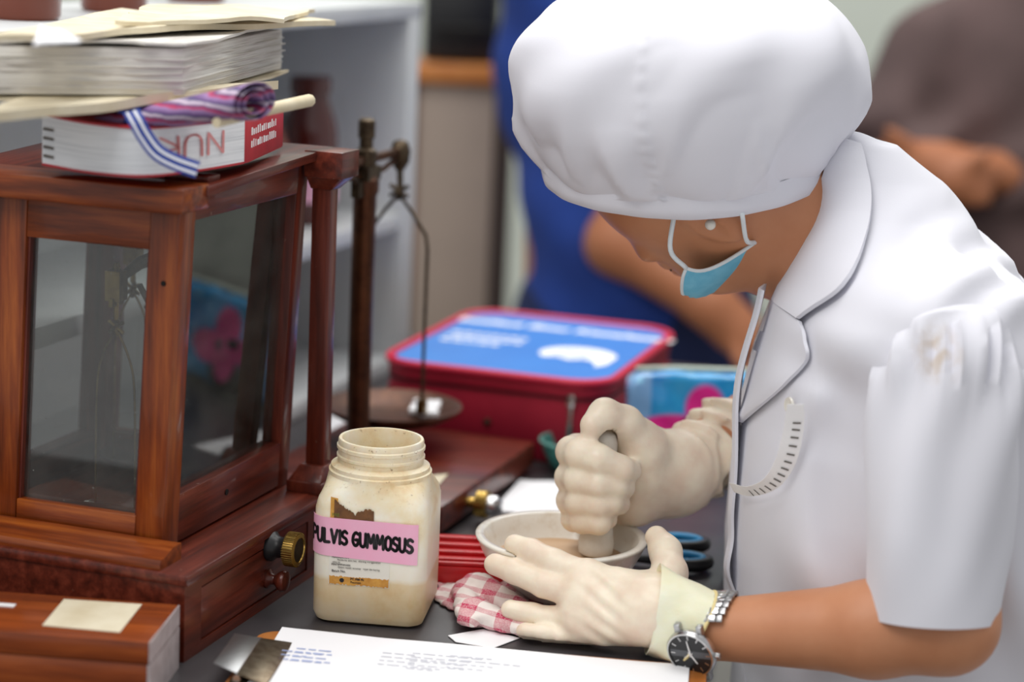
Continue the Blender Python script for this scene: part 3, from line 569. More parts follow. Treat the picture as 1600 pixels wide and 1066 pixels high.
# emblem: a white winged oval with blue feather cuts
em = [(.0+.040*math.cos(t)*(1 if math.cos(t) > 0 else 1.0), -.028+.036*math.sin(t)) for t in np.linspace(.0, math.pi, 22)]
em = [(x+.055, y) for x, y in em]+[(.016, -.040), (.024, -.052), (.038, -.046), (.052, -.056), (.066, -.046), (.078, -.052), (.086, -.076), (.094, -.060)]
mk('emblem', prism(em, .0842, .0846), M['white'], ld, local=True)
for k in range(4): mk('emblem_cut', prism([(.030+k*.010, -.042), (.033+k*.010, -.042), (.044+k*.009, -.014), (.042+k*.009, -.014)], .0845, .0848), blue, ld, local=True)
zx = world_of(bag).inverted() @ Vector([float(c) for c in U(897, 605, 1.93)])
mk('zip_pull', join(box(BW*.36-.004, BW*.36+.004, -BD/2-.006, -BD/2-.001, .060, .072), box(BW*.36-.0022, BW*.36+.0022, -BD/2-.004, -BD/2-.0022, .028, .060)), M['steel'], bag, local=True, bevel=.0008)
mk('rivet', knobB([(.004, 0), (.004, .0015), (.002, .003)], (-.0, -BD/2, .034), 14), M['bronze'], bag, True, True)
# ------------------------------------------------------------------ blue plastic pouch with a pink flower print
pcn = np.array([.192, 1.945, 0.]); pr = empty('plastic_pouch', pcn, math.radians(3), 'glossy blue plastic pouch printed with a bright pink flower', 'pouch')
n = N('printed_blue_vinyl'); v = n.coord(); c = n.ramp(n.noise(v, 22., 3), [(.35, srgb(8, 132, 206)), (.7, srgb(60, 176, 232))])
lb = n.math('LESS_THAN', n.xyz(v)[0], -.058); c = n.mix(lb, c, srgb(128, 176, 224))
vo = n.new('ShaderNodeTexVoronoi'); n.t.links.new(v, vo.inputs['Vector']); vo.inputs['Scale'].default_value = 48.; c = n.mix(n.ramp(vo.outputs['Distance'], [(.13, (.75, .75, .75, 1)), (.2, (0, 0, 0, 1))]), c, srgb(150, 216, 246))
for p_, r_ in (((-0.018, -.05, .020), (.034, .09, .020)),): c = n.mix(n.blob(v, p_, r_), c, srgb(18, 18, 26))
for p_, r_ in (((-0.036, -.05, .050), (.033, .09, .014)), ((-0.006, -.05, .070), (.020, .09, .024)), ((0.016, -.05, .046), (.030, .09, .018)), ((-0.008, -.05, .034), (.016, .09, .022))): c = n.mix(n.blob(v, p_, r_, .1), c, srgb(238, 44, 150))
for p_, r_ in (((-0.018, -.05, .056), (.010, .09, .006)), ((0.004, -.05, .05), (.007, .09, .006))): c = n.mix(n.blob(v, p_, r_), c, srgb(40, 16, 40))
M['pouchb'] = n.set(col=c, rough=.16, coat=.6)
def fp(P):
    Q = np.abs(P-np.array([.02, 0, .052], np.float32)); s = np.array([.10, .026, .050], np.float32)*(1-.0*Q); b = np.maximum(Q-s+.02, 0); d = np.linalg.norm(b, axis=1)-.02
    thick = .012*(1-np.clip(P[:, 2]/.11, 0, 1))-.012
    return np.maximum(d, Q[:, 1]-.026-thick)+.0016*np.sin(P[:, 0]*130+P[:, 2]*60)*np.sin(P[:, 2]*90-P[:, 0]*40)
mk('pouch_body', nets(fp, (-.1, -.045, -.01), (.14, .045, .12), .0035), M['pouchb'], pr, True, True)
mk('zip_edge', tube([(-.072, 0, .1025), (-.03, 0, .1045), (.05, 0, .1045), (.11, 0, .1025)], .0035, 8, flat=.7), plain('pale_zip', srgb(196, 206, 190), .5), pr, True, True)
# ------------------------------------------------------------------ small things on the table
tl = T(897, 736); td = empty('teal_dish', tl, 0, 'teal plastic dish beside the red bag', 'dish')
mk('dish', lathe([(.016, 0), (.022, .002), (.031, .020), (.034, .030), (.0325, .0305), (.029, .021), (.020, .004), (0, .0035)], 36, cap1=False), plain('teal_plastic', srgb(70, 136, 128), .4), td, True, True, auto=60)
mk('rim', tube([(.034*math.cos(t), .034*math.sin(t), .030) for t in np.linspace(0, 2*math.pi, 37)], .0016, 6, caps=False), plain('pale_teal_plastic', srgb(110, 168, 158), .4), td, True, True)
tag(sheet('paper_sheet', [(770, 800), (900, 812), (905, 756), (812, 752)], .0, .0014, M['paper'], wave=.0004, nu=10, nv=8), 'white paper sheet lying flat beside the brass levelling knob', 'paper')
tag(sheet('paper_sheet', [T(484, 712, .0), T(528, 720, .0), T(545, 655, .0), T(490, 650, .0)], 0, .0014, M['paper'], wave=.0003, nu=8, nv=6), 'white paper sheet tucked behind the wooden column of the balance case', 'paper')
# red ribbed box
ro = T(684, 916); rbx = empty('ribbed_box', ro, 0, 'red plastic box with a ribbed lid between the jar and the mortar', 'box')
RX = .052
mk('body', box(-.035, RX, 0, .056, 0, .0165), M['redplastic'], rbx, local=True, bevel=.003)
lid = mk('lid', box(-.034, RX-.001, .002, .055, .0165, .0195), M['redplastic'], rbx, local=True, bevel=.001)
for k in range(4): mk('rib', box(-.033, RX-.002, .006+.012*k, .014+.012*k, .0195, .0215+.0022*k), M['redplastic'], lid, local=True, bevel=.001)
# scissors
so = T(1062, 890); sc = empty('scissors', so, 0, 'scissors with black and blue loop handles lying behind the gloved hand', 'scissors')
M['bluerub'] = plain('blue_rubber', srgb(36, 150, 206), .45)
for k, (oy, oz, ang) in enumerate(((0, .0075, .16), (.034, .0125, -.16))):
    c = np.array([.002, oy, oz]); ringp = [c+np.array([.021*math.cos(t), .0135*math.sin(t), 0]) for t in np.linspace(0, 2*math.pi, 33)]
    hd = mk('handle', tube(ringp, .0052, 10, caps=False), M['black'], sc, True, True)
    mk('handle_lining', tube([c+(np.array(p)-c)*.80+np.array([0, 0, .0022]) for p in ringp], .0036, 8, caps=False), M['bluerub'], hd, True, True)
    piv = np.array([-.075, .017, oz-.002]); e = np.array([-.15, .017+(.006 if k == 0 else -.006), oz-.002]); s0 = c+[-.021, 0, -.001]
    mk('handle_shank', tube([s0, (s0+piv)/2+[0, 0, 0], piv], [.0045, .004, .003], 8, flat=.8), M['black'], hd, True, True)
    dd = nrm(e-piv); nn = np.array([-dd[1], dd[0], 0])*.005
    mk('blade', hexa([piv-nn, piv+nn, e+nn*.15, e-nn*.15], [p+[0, 0, .0015] for p in (piv-nn, piv+nn, e+nn*.15, e-nn*.15)]), M['steel'], sc, local=True)
mk('pivot_screw', lathe([(.004, 0), (.004, .002), (.002, .003)], 14, (-.075, .017, .0125)), M['steel'], sc, True, True)
# paper scrap
poly = [(700, 994), (755, 984), (812, 998), (770, 1014), (712, 1004)]; pts = [T(*p, .0006) for p in poly]
tag(mk('paper_scrap', (pts+[p+EZ*.0005 for p in pts], [tuple(range(5))[::-1], tuple(range(5, 10))]+[(i, (i+1) % 5, 5+(i+1) % 5, 5+i) for i in range(5)]), M['paper']), 'torn scrap of white paper on the table in front of the checked cloth', 'paper')
# ------------------------------------------------------------------ powder jar
JC = np.array([-.0945, 1.508, 0.]); JY = math.radians(-6)
JM = Matrix.Translation(Vector(JC)) @ Matrix.Rotation(JY, 4, 'Z')
jar = empty('powder_jar', JC, JY, 'square stained plastic jar with an open screw neck and a pink handwritten label', 'jar')
HW, CRd, NJ = .0425, .013, 96
def jout(s, hw=HW, r=CRd):
    """point on the rounded-square outline at arc length s from the middle of the front face (front = -y), s > 0 to the right"""
    fl = hw-r; q = math.pi*r/2; per = 8*fl+4*q; s = s % per
    segs = [(fl, 0), (q, 1), (2*fl, 0), (q, 1), (2*fl, 0), (q, 1), (2*fl, 0), (q, 1), (fl, 0)]
    p = np.array([0., -hw]); a = 0.
    for ln_, arc in segs:
        t = min(s, ln_)
        if arc:
            c = p+r*np.array([-math.sin(a), math.cos(a)]); b = a+t/r; pt = c+r*np.array([math.sin(b), -math.cos(b)])
            nn = np.array([math.sin(b), -math.cos(b)]); p2 = c+r*np.array([math.sin(a+math.pi/2), -math.cos(a+math.pi/2)]); a2 = a+math.pi/2
        else:
            d = np.array([math.cos(a), math.sin(a)]); pt = p+d*t; nn = np.array([math.sin(a), -math.cos(a)]); p2 = p+d*ln_; a2 = a
        if s <= ln_: return pt, nn
        s -= ln_; p, a = p2, a2
    return pt, nn
def jring(z, hw, r):
    per = 8*(hw-r)+2*math.pi*r; return [tuple(jout(per*i/NJ, hw, r)[0])+(z,) for i in range(NJ)]
def blend(z, t, hw, cr):
    A = jring(z, hw, CRd); out = []
    for i, p in enumerate(A):
        a = math.atan2(p[1], p[0]); c = (cr*math.cos(a), cr*math.sin(a)); q = np.array(p[:2])*(1-t)+np.array(c)*t; out.append((q[0], q[1], z))
    return out
JR = [jring(.0008, HW-.012, .010), jring(.0, HW-.007, .010), jring(.0025, HW-.0022, .012), jring(.008, HW, CRd), jring(.05, HW+.0002, CRd), jring(.088, HW, CRd), blend(.095, .08, HW-.001, .040), blend(.1015, .35, HW-.0025, .0395), blend(.1065, .72, HW-.003, .0390)]
for r_, z_ in ((.0388, .1085), (.0388, .1115), (.0372, .1122), (.0372, .1150), (.0345, .1165), (.0322, .1172), (.0322, .1205), (.0332, .1212), (.0332, .1228), (.0322, .1236), (.0322, .1270), (.0332, .1278), (.0332, .1300), (.0322, .1308), (.0322, .1340), (.0316, .1352), (.0296, .1352), (.0290, .1340), (.0290, .1085), (.034, .100), (.034, .060)): JR.append([(r_*math.cos(math.atan2(p[1], p[0])), r_*math.sin(math.atan2(p[1], p[0])), z_) for p in JR[3]])
V = [p for r_ in JR for p in r_]; Fc = gridfaces(len(JR), NJ, True)+[tuple(range(NJ))[::-1], tuple((len(JR)-1)*NJ+i for i in range(NJ))]
mk('jar_body', (V, Fc), M['jar'], jar, True, True, auto=38)
def jpatch(name, s0, s1, zf0, zf1, off, mat, parent=jar, nu=40, nv=6, jag=0., seed=1):
    rnd = random.Random(seed); V = []; O = []
    for i in range(nu):
        s = s0+(s1-s0)*i/(nu-1); p, nn = jout(s)
        za, zb = zf0(i/(nu-1.)), zf1(i/(nu-1.)); za += jag*rnd.uniform(-1, 1); zb += jag*rnd.uniform(-1, 1)
        for j in range(nv): V.append((p[0]+nn[0]*off, p[1]+nn[1]*off, za+(zb-za)*j/(nv-1.))); O.append((nn[0]*.0003, nn[1]*.0003, 0))
    return mk(name, shell(V, gridfaces(nu, nv), nu, nv, O), mat, parent, True, True, auto=40)
wl = jpatch('old_label', -.0290, .0165, lambda u: .032, lambda u: .060, .0002, M['whitelab'])
jpatch('orange_strip', -.0285, .0160, lambda u: .0324-.0*u, lambda u: .0385, .0006, M['orangelab'], wl, jag=.0006)
jpatch('torn_label_corner', -.0290, -.0235, lambda u: .080, lambda u: .099-.001*u, .0003, M['orangelab'])
jpatch('torn_label_remnant', -.0262, .0035, lambda u: .080, lambda u: (.097-.011*(u/.55)) if u < .55 else (.0905+.002*math.sin(u*9)-.004*(u-.55)), .0005, M['torn'], jag=.0008, seed=5)
pk = jpatch('pink_label', -.0465, .0365, lambda u: .0545-.0035*u, lambda u: .0835-.0015*u, .0009, M['pink'])
def jmap(s_at0, z_at0, hgt, slope):
    def f(u, v):
        s = s_at0+u*hgt; p, nn = jout(s); z = z_at0+v*hgt*1.12+slope*(s-s_at0); return (p[0]+nn[0]*.0015, p[1]+nn[1]*.0015, z)
    return f
g, wd = strokes('PULVIS GUMMOSUS', .085, jmap(-.0455, .0655, .0098, -.055), aspect=.80, gap=.155)
hs = .0780/wd
g, wd = strokes('PULVIS GUMMOSUS', .125, jmap(-.0440, .0650, hs, -.055), aspect=.80, gap=.155); mk('handwritten_name', g, M['ink'], pk, local=True)
def jtext(name, body, s, z, size, mat, parent, bold=0.):
    p, nn = jout(s); text(name, body, size, Matrix.Translation((p[0], p[1]-.0011, z)) @ Matrix.Rotation(math.pi/2, 4, 'X'), mat, parent, bold, .00008, local=True)
jtext('small_print', 'PERINGATAN', -.0205, .0532, .0021, M['ink'], wl); jtext('small_print', 'Penderita sakit hati  dilarang menggunakan', -.0065, .0512, .0019, M['print'], wl); jtext('small_print', 'obat ini', -.0235, .0494, .0019, M['print'], wl)
jtext('small_print', 'PENYIMPANAN', -.0200, .0475, .0021, M['ink'], wl); jtext('small_print', 'Dalam wadah tertutup   rapat dan kering', -.0065, .0455, .0019, M['print'], wl); jtext('small_print', 'Batch No.', -.0215, .0425, .0026, M['ink'], wl)
jtext('small_print', 'PT. PIM Ph', -.0075, .0370, .0023, M['ink'], wl, .00005); jtext('small_print', 'Pasuruan', -.0085, .0346, .0022, M['ink'], wl); jtext('small_print', 'PAE', -.0248, .0855, .0034, plain('green_print', srgb(120, 130, 50), .7), jar)
p_, n_ = jout(-.0190); mk('maker_mark', [(p_[0]+.0019*(1+.25*(i % 2))*math.cos(2*math.pi*i/16), p_[1]-.0010, .0356+.0019*(1+.25*(i % 2))*math.sin(2*math.pi*i/16)) for i in range(16)] and ([(p_[0]+.0015*(1+.35*(i % 2))*math.cos(2*math.pi*i/16), p_[1]-.0010, .0356+.0015*(1+.35*(i % 2))*math.sin(2*math.pi*i/16)) for i in range(16)], [tuple(range(16))]), M['ink'], wl, local=True)
mk('clear_tape', jpatch('tape', .0370, .0480, lambda u: .0400, lambda u: .083, .0006, M['whitelab'])and box(0, .0001, 0, .0001, .02, .0201), M['whitelab'], jar, local=True) if False else None
# ------------------------------------------------------------------ checked cloth, mortar, pestle
BC = np.array([.0452, 1.545, 0.]); RB = .0665; ZR = .0535
n = N('checked_cotton_cloth'); v = n.coord(); q_ = n.xyz(v); wv = n.noise(v, 900., 2)
def band(x, f, d, o=0.): return n.math('LESS_THAN', n.math('FRACT', n.math('ADD', n.math('MULTIPLY', x, f), o)), d)
rot = n.math('ADD', n.math('MULTIPLY', q_[0], .93), n.math('MULTIPLY', q_[1], -.36)); rt2 = n.math('ADD', n.math('ADD', n.math('MULTIPLY', q_[0], .36), n.math('MULTIPLY', q_[1], .6)), n.math('MULTIPLY', q_[2], .9))
bA = n.math('MULTIPLY', band(rot, 34., .46, .02), .62); bB = n.math('MULTIPLY', band(rt2, 75., .36, .3), .5)
fac = n.math('MULTIPLY', n.math('MINIMUM', n.math('ADD', bA, bB), 1.), n.ramp(wv, [(.35, (.6, .6, .6, 1)), (.6, (1, 1, 1, 1))])); n.bump(wv, .3, .0006)
M['check'] = n.set(col=n.mix(fac, srgb(238, 228, 222), srgb(196, 30, 84)), rough=.9, sheen=.2)
cA, cB, cC, cD = T(742, 952, .012), T(835, 990, .006), T(748, 915, .013), T(812, 950, .010)
def fcl(P):
    d = ell(P, BC+[.0, 0, .002], I3, (.098, .066, .0042))
    d = np.maximum(d, -(P[:, 2]))
    def strip(a, b, ra, rb, hz):
        Q = P.copy(); Q[:, 2] = (P[:, 2]-hz)*1.35+hz; return cone(Q, a, b, ra, rb)
    d = smin(d, strip(cA*[1, 1, 0]+EZ*.0100, cB*[1, 1, 0]+EZ*.005, .0138, .006, .0100), .006)
    d = smin(d, strip(cC*[1, 1, 0]+EZ*.0115, cD*[1, 1, 0]+EZ*.009, .0145, .010, .0115), .005)
    d = smin(d, strip(T(727, 925, .009)*[1, 1, 0]+EZ*.010, T(733, 968, .009)*[1, 1, 0]+EZ*.009, .0105, .0085, .0095), .004)
    d = d+.0009*np.sin(P[:, 0]*330+P[:, 1]*210)*np.sin(P[:, 2]*420+P[:, 0]*120)+.0007*np.sin(P[:, 1]*520-P[:, 0]*260)
    d = np.maximum(d, -P[:, 2]+.0003)
    R_ = np.hypot(P[:, 0]-BC[0], P[:, 1]-BC[1]); zb = .0062+.047*np.clip((R_-.028)/(RB-.028), 0, 1)**1.9
    return np.maximum(d, P[:, 2]-np.where(R_ < RB+.001, zb-.0008, .1))
tag(mk('checked_cloth', nets(fcl, (-.065, 1.44, -.003), (.16, 1.63, .034), .0016), M['check'], smooth=True), 'crumpled red and white checked cloth under the mortar', 'cloth')
mo = empty('mortar', BC+[0, 0, .006], 0, 'white porcelain mortar bowl half full of beige paste', 'mortar')
def prf(s, k, z0=0.): return [(.0+(s-k)*r_, z0+z_) for r_, z_ in ()]
out_ = [(.024, .0), (.0285, .0006), (.031, .003), (.040, .0095), (.0500, .0185), (.0575, .0285), (.0625, .0380), (.0650, .0440), (.0665, .0460), (.0670, .0475), (.0662, .0486)]
inn = [(.0610, .0486), (.0598, .0475), (.0565, .0385), (.050, .0265), (.040, .0165), (.025, .0095), (.001, .0085)]
mk('bowl', lathe(out_+inn, 72, cap1=True), M['mortar'], mo, True, True, auto=70)
pas = tag(mk('paste', lathe([(.001, .0305), (.030, .0303), (.052, .0298), (.0535, .0303)], 56, BC+[0, 0, .006], cap0=False, cap1=False), M['paste'], smooth=True), 'smooth beige paste filling the mortar', 'paste', kind='stuff')
pt, pb_ = U(944, 672, 1.555), U(930, 868, 1.552); pb_[2] = max(pb_[2], .0215)
pes = empty('pestle', pb_, 0, 'pale porcelain pestle gripped upright in the mortar', 'pestle')
pd = nrm(pt-pb_); pl_ = np.linalg.norm(pt-pb_)
mk('pestle_shaft', tube([pb_+pd*s*pl_ for s in (0, .01, .03, .1, .2, .5, .9, .97, 1.)], [.006, .011, .0135, .0140, .0125, .0108, .0112, .0095, .004], 28), M['porc'], pes, True, auto=60)
# ------------------------------------------------------------------ clipboard
k0, k1 = T(418, 993, .0), T(1080, 1047, .0); cx_ = nrm((k1-k0)*[1, 1, 0]); cy_ = np.array([-cx_[1], cx_[0], 0]); cb = empty('clipboard', k0, math.atan2(cx_[1], cx_[0]), 'orange brown hardboard clipboard with a worn metal clip', 'clipboard')
bo = [(x+.158, y-.115) for x, y in rrect(.325, .230, .016, 6)]
mk('board', prism(bo, .0005, .0042), M['hard'], cb, local=True, bevel=.0007)
mk('clip_plate', box(-.002, .022, -.118, -.030, .0043, .0056), M['clipmetal'], cb, local=True, bevel=.0005)
mk('clip_spring', tube([(.004, -.112, .0085), (.004, -.036, .0085)], .0028, 12), M['steelm'], cb, True, True, auto=40)
mk('clip_jaw', hexa([(.004, -.110, .0110), (.026, -.116, .0072), (.026, -.032, .0072), (.004, -.038, .0110)], [(.004, -.110, .0120), (.026, -.116, .0082), (.026, -.032, .0082), (.004, -.038, .0120)]), M['clipmetal'], cb, local=True, bevel=.0004)
mk('clip_lever', hexa([(-.014, -.104, .0150), (.004, -.110, .0112), (.004, -.038, .0112), (-.014, -.044, .0150)], [(-.014, -.104, .0160), (.004, -.110, .0122), (.004, -.038, .0122), (-.014, -.044, .0160)]), M['steelm'], cb, local=True, bevel=.0004)
ps = empty('paper_stack', k0, math.atan2(cx_[1], cx_[0]), 'white printed form clipped on the clipboard', 'paper')
V = []; O = []
for i in range(30):
    for j in range(14):
        u, v_ = i/29., j/13.; x = .012+.296*u; y = -.006-.212*v_
        V.append((x, y, .0046+.0012+.004*max(0, .25-u)*max(0, .4-v_)*8+.0010*math.sin(u*5+v_*3)*(u > .05)+.003*max(0, u-.85)*5*max(0, .3-v_))); O.append((0, 0, .0006))
mk('top_sheet', shell(V, gridfaces(30, 14), 30, 14, O), M['paper'], ps, True, True, auto=50)
mk('under_sheet', box(.014, .306, -.216, -.008, .0043, .0046), M['paper'], ps, local=True)
rnd = random.Random(7)
for k, (u0, v0, m_, nl) in enumerate(((.03, .30, 'blue_ink', 3), (.065, .24, 'blue_ink', 4), (.10, .16, 'grey_ink', 4), (.17, .12, 'grey_ink', 5), (.26, .10, 'grey_ink', 4))):
    g = []
    for r_ in range(nl):
        y = -.02-.212*v0*.5-r_*.0075; x = .012+.296*u0+.05*(k > 1)
        for q in range(rnd.randint(3, 6)):
            l_ = rnd.uniform(.003, .009); u = (x-.012)/.296; vv = (-.006-y)/.212
            z = .0046+.0012+.004*max(0, .25-u)*max(0, .4-vv)*8+.0010*math.sin(u*5+vv*3)+.0011; g.append(box(x, x+l_, y, y+.0013, z-.0002, z)); x += l_+.002
    mk('printed_lines', join(*g), M[m_], ps, local=True)
# ------------------------------------------------------------------ the seated person: implicit shapes
TZ = np.array([-.36, -.20, -.10, 0., .05, .10, .15, .20, .25, .285, .315, .34, .365])
XF = np.array([.245, .215, .192, .180, .176, .177, .180, .189, .203, .218, .232, .243, .255])
XB = np.array([.56, .55, .53, .50, .485, .472, .46, .44, .405, .372, .338, .308, .282])
YN = np.array([1.37, 1.38, 1.39, 1.398, 1.400, 1.398, 1.396, 1.40, 1.425, 1.468, 1.508, 1.535, 1.556])
YF = np.array([1.80, 1.78, 1.76, 1.745, 1.74, 1.735, 1.735, 1.73, 1.705, 1.668, 1.632, 1.61, 1.595])
def torso(P, grow=0.):
    z = P[:, 2]; xf_, xb_, yn_, yf_ = [np.interp(z, TZ, A) for A in (XF, XB, YN, YF)]
    cx, cy = (xf_+xb_)/2, (yn_+yf_)/2; rx, ry = np.maximum((xb_-xf_)/2+grow, .004), np.maximum((yf_-yn_)/2+grow, .004)
    qx, qy = np.abs(P[:, 0]-cx)/rx, np.abs(P[:, 1]-cy)/ry
    d = ((qx**2.4+qy**2.4+1e-9)**(1/2.4)-1)*np.minimum(rx, ry)
    return np.maximum(np.maximum(d, z-(.362+grow)), -.36-grow-z)
SHL, SHR = U(1470, 535, 1.425), np.array([.285, 1.715, .225])
def ftorso(P):
    d = torso(P)
    d = smin(d, ell(P, SHL+[.006, .010, -.002], I3, (.070, .056, .056)), .05)
    d = smin(d, ell(P, SHR, I3, (.064, .052, .05)), .05)
    d = smin(d, cone(P, (.290, 1.575, .305), U(1322, 262, 1.572), .046, .026), .025)
    x, y, z = P[:, 0], P[:, 1], P[:, 2]
    near = np.clip((1.56-y)/.12, 0, 1)
    fr1 = np.clip((.30-x)/.06, 0, 1)
    f = .0052*np.sin(88*x+22*z+3*np.sin(14*z))*near*np.clip((.25-z)/.05, 0, 1)*np.clip((z+.02)/.10, 0, 1)*np.clip((x-.19)/.03, 0, 1)
    f += .0034*np.sin(60*x+52*z+1.4*np.sin(30*x))*np.clip((.10-z)/.12, 0, 1)*near
    f += .0030*np.sin(95*z+70*x+20*y)*np.exp(-((z-.225)/.035)**2)*near
    f += .0042*np.sin(120*x-90*z+1.5*np.sin(60*y))*np.exp(-((z-.290)/.03)**2)*np.clip((x-.26)/.03, 0, 1)
    f += .0030*np.sin(48*z-55*x+2*np.sin(40*x))*np.clip((.05-z)/.1, 0, 1)
    return d+f
# head frame
HU = nrm([-.84, -.15, .42]); HF = np.array([-.30, .55, -.78]); HF = nrm(HF-HU*(HF@HU)); HL = np.cross(HU, HF)
HC = U(1124, 260, 1.600); HAX = np.stack([HF, HL, HU])
def hp(f, l, u): return HC+HF*f+HL*l+HU*u
NB = U(1290, 372, 1.58)
def fhead(P):
    d = ell(P, hp(-.004, 0, .025), HAX, (.092, .077, .094))
    d = smin(d, ell(P, hp(.018, 0, -.045), HAX, (.066, .058, .070)), .04)
    d = smin(d, ell(P, hp(.052, 0, -.090), HAX, (.026, .030, .020)), .03)           # chin
    for s in (-1, 1):
        d = smin(d, ell(P, hp(.052, s*.040, -.035), HAX, (.024, .022, .022)), .025)  # cheek
        d = smin(d, ell(P, hp(.074, s*.026, .014), HAX, (.012, .024, .009)), .014)   # brow
        e = np.maximum(ell(P, hp(-.010, s*.076, .004), HAX, (.017, .006, .029)), -ell(P, hp(-.004, s*.082, .006), HAX, (.009, .005, .018)))
        d = smin(d, e, .006)
        d = np.maximum(d, -ell(P, hp(.092, s*.031, -.006), HAX, (.014, .016, .008)))
        d = smin(d, ell(P, hp(.075, s*.031, -.006), HAX, (.0125, .0125, .0118)), .003)  # closed lid
    d = smin(d, chain(P, [hp(.078, 0, .004), hp(.100, 0, -.030), hp(.096, 0, -.038)], [.007, .0105, .010], .01), .012)
    for s in (-1, 1): d = smin(d, ell(P, hp(.089, s*.011, -.037), HAX, (.010, .008, .007)), .006)
    d = smin(d, ell(P, hp(.080, 0, -.058), HAX, (.010, .021, .0048)), .005); d = smin(d, ell(P, hp(.079, 0, -.067), HAX, (.010, .018, .0052)), .004)
    d = smin(d, chain(P, [hp(-.006, 0, -.045), (hp(-.02, 0, -.09)+NB)/2+[0, 0, -.012], NB+[.02, 0, -.04]], [.047, .045, .054], .02), .03)
    return d
WL, EL = U(1108, 984, 1.418), U(1468, 986, 1.362)
WR, ER = U(1046, 742, 1.603), np.array([.315, 1.80, .150])
def fbody(P):
    d = smin(fhead(P), np.maximum(torso(P, -.022), P[:, 2]-.285), .02)
    d = smin(d, chain(P, [SHL+[.01, .02, -.01], EL+[.004, .004, .006], EL*.72+WL*.28+[0, 0, .001], WL], [.046, .0355, .0325, .0215], .012), .02)
    d = smin(d, cone(P, WL, U(1040, 962, 1.432), .0215, .021), .004)
    return smin(d, chain(P, [SHR, ER, ER*.6+WR*.4, WR], [.046, .038, .035, .024], .012), .02)
PER = empty('person', np.array([.36, 1.57, -.36]), 0, 'person in a white lab coat, cap and gloves bending over the mortar', 'person')
body = mk('body', nets(fbody, (.0, 1.32, -.36), (.58, 1.87, .46), .0036), M['skin'], PER, True)
# brows and lashes
for s in (-1, 1):
    mk('eyebrow', tube(bez([hp(.083, s*.014, .017), hp(.082, s*.030, .022), hp(.066, s*.048, .018)], 10), [.001]+[.0024]*9+[.0008], 8, flat=.6), M['hair'], body, True)
    mk('lashes', tube(bez([hp(.086, s*.020, -.010), hp(.088, s*.031, -.0145), hp(.079, s*.043, -.010)], 10), .0009, 6), M['hair'], body, True)
mk('earring', lathe([(.0005, -.0042)]+[(.0042*math.sin(t), -.0042*math.cos(t)) for t in np.linspace(.3, 2.8, 9)]+[(.0005, .0042)], 16, U(1110, 351, 1.520)), M['pearl'], PER, True)
# ------------------------------------------------------------------ white coat
coat = mk('lab_coat', nets(ftorso, (.13, 1.33, -.37), (.6, 1.85, .39), .0042), M['coat'], PER, True)
def sleeve(name, C, R, hemdir, seed, gather=True, flat=1.):
    cs = bez(C, 44); rs = np.interp(np.linspace(0, 1, 45), np.linspace(0, 1, len(R)), R); V = []; nn = 64; fr = frames(cs); V2 = []
    for k, (p, t, a, b) in enumerate(fr):
        u = k/44.
        for i in range(nn):
            th = 2*math.pi*i/nn
            g = .0042*math.sin(21*th+2*math.sin(3*th+seed))*math.exp(-((u-.36)/.10)**2) if gather else 0
            fo = .0034*math.sin(3*th+7*u+seed)*min(1, u*2)+.0030*math.sin(6*th-12*u+2*seed+math.sin(9*u))*math.sin(math.pi*u)
            r = rs[k]+g+fo*(1-.6*max(0, u-.8)/.2); q = p+a*math.cos(th)*r+b*math.sin(th)*r*flat
            V.append(q); V2.append(q+(p-q)/np.linalg.norm(p-q)*.0016)
    n1 = len(V); Fc = gridfaces(45, nn, True); G = Fc+[tuple(i+n1 for i in q[::-1]) for q in Fc]
    for ring in (0, 44):
        for i in range(nn): j = (i+1) % nn; G.append((ring*nn+i, ring*nn+j, n1+ring*nn+j, n1+ring*nn+i))
    sl = mk(name, (V+V2, G), M['coat'], coat, True, auto=70)
    h = [V[41*nn+i] for i in range(nn)]
    mk('hem_seam', tube(h+[h[0]], .0007, 5, caps=False), M['coat'], sl, True) if False else None
    return sl
sleeve('sleeve', [U(1462, 478, 1.442), U(1478, 535, 1.424), U(1482, 600, 1.405), U(1472, 720, 1.388), U(1460, 850, 1.374), U(1456, 968, 1.364)], [.024, .0500, .0530, .0505, .0478, .0450], None, 1.)
sleeve('sleeve', [SHR+[0, .0, .01], SHR+[.004, .03, -.04], (SHR+ER)/2+[0, .01, 0], ER+[-.02, -.01, -.0]], [.040, .056, .054, .052], None, 2.4)
def drape(name, pl, off, th, parent, nu=26, nv=12, y0=1.22, mat=None, f=ftorso, bulge=None):
    """cloth panel laid on the coat: pl(u, v) gives the sight point; thickness th"""
    uv = [(i/(nu-1.), j/(nv-1.)) for i in range(nu) for j in range(nv)]; px = [pl(u, v) for u, v in uv]
    P = march(f, [p[0] for p in px], [p[1] for p in px], np.full(len(px), y0)); G = grad(f, P)
    o = np.array([off+(bulge(u, v) if bulge else 0) for u, v in uv]); Q = P+G*o[:, None]
    return mk(name, shell(list(Q), gridfaces(nu, nv), nu, nv, list(-G*th)), mat or M['coat'], parent, True, auto=60)
def two(A, B):
    A2 = bez([np.array([a, b, 0.]) for a, b in A], 60); B2 = bez([np.array([a, b, 0.]) for a, b in B], 60)
    return lambda u, v: (A2[int(round(u*60))]*(1-v)+B2[int(round(u*60))]*v)[:2]
drape('collar', two([(1302, 222), (1290, 275), (1262, 350), (1232, 425), (1212, 470)], [(1345, 232), (1362, 300), (1358, 370), (1330, 450), (1258, 503)]), .0040, .0032, coat, bulge=lambda u, v: .003*math.sin(v*3.1)+.004*v)
drape('lapel', two([(1212, 470), (1196, 530), (1178, 590), (1160, 655)], [(1258, 505), (1266, 530), (1262, 575), (1166, 662)]), .0036, .0028, coat, bulge=lambda u, v: .003*math.sin(v*3.1)+.002*v)
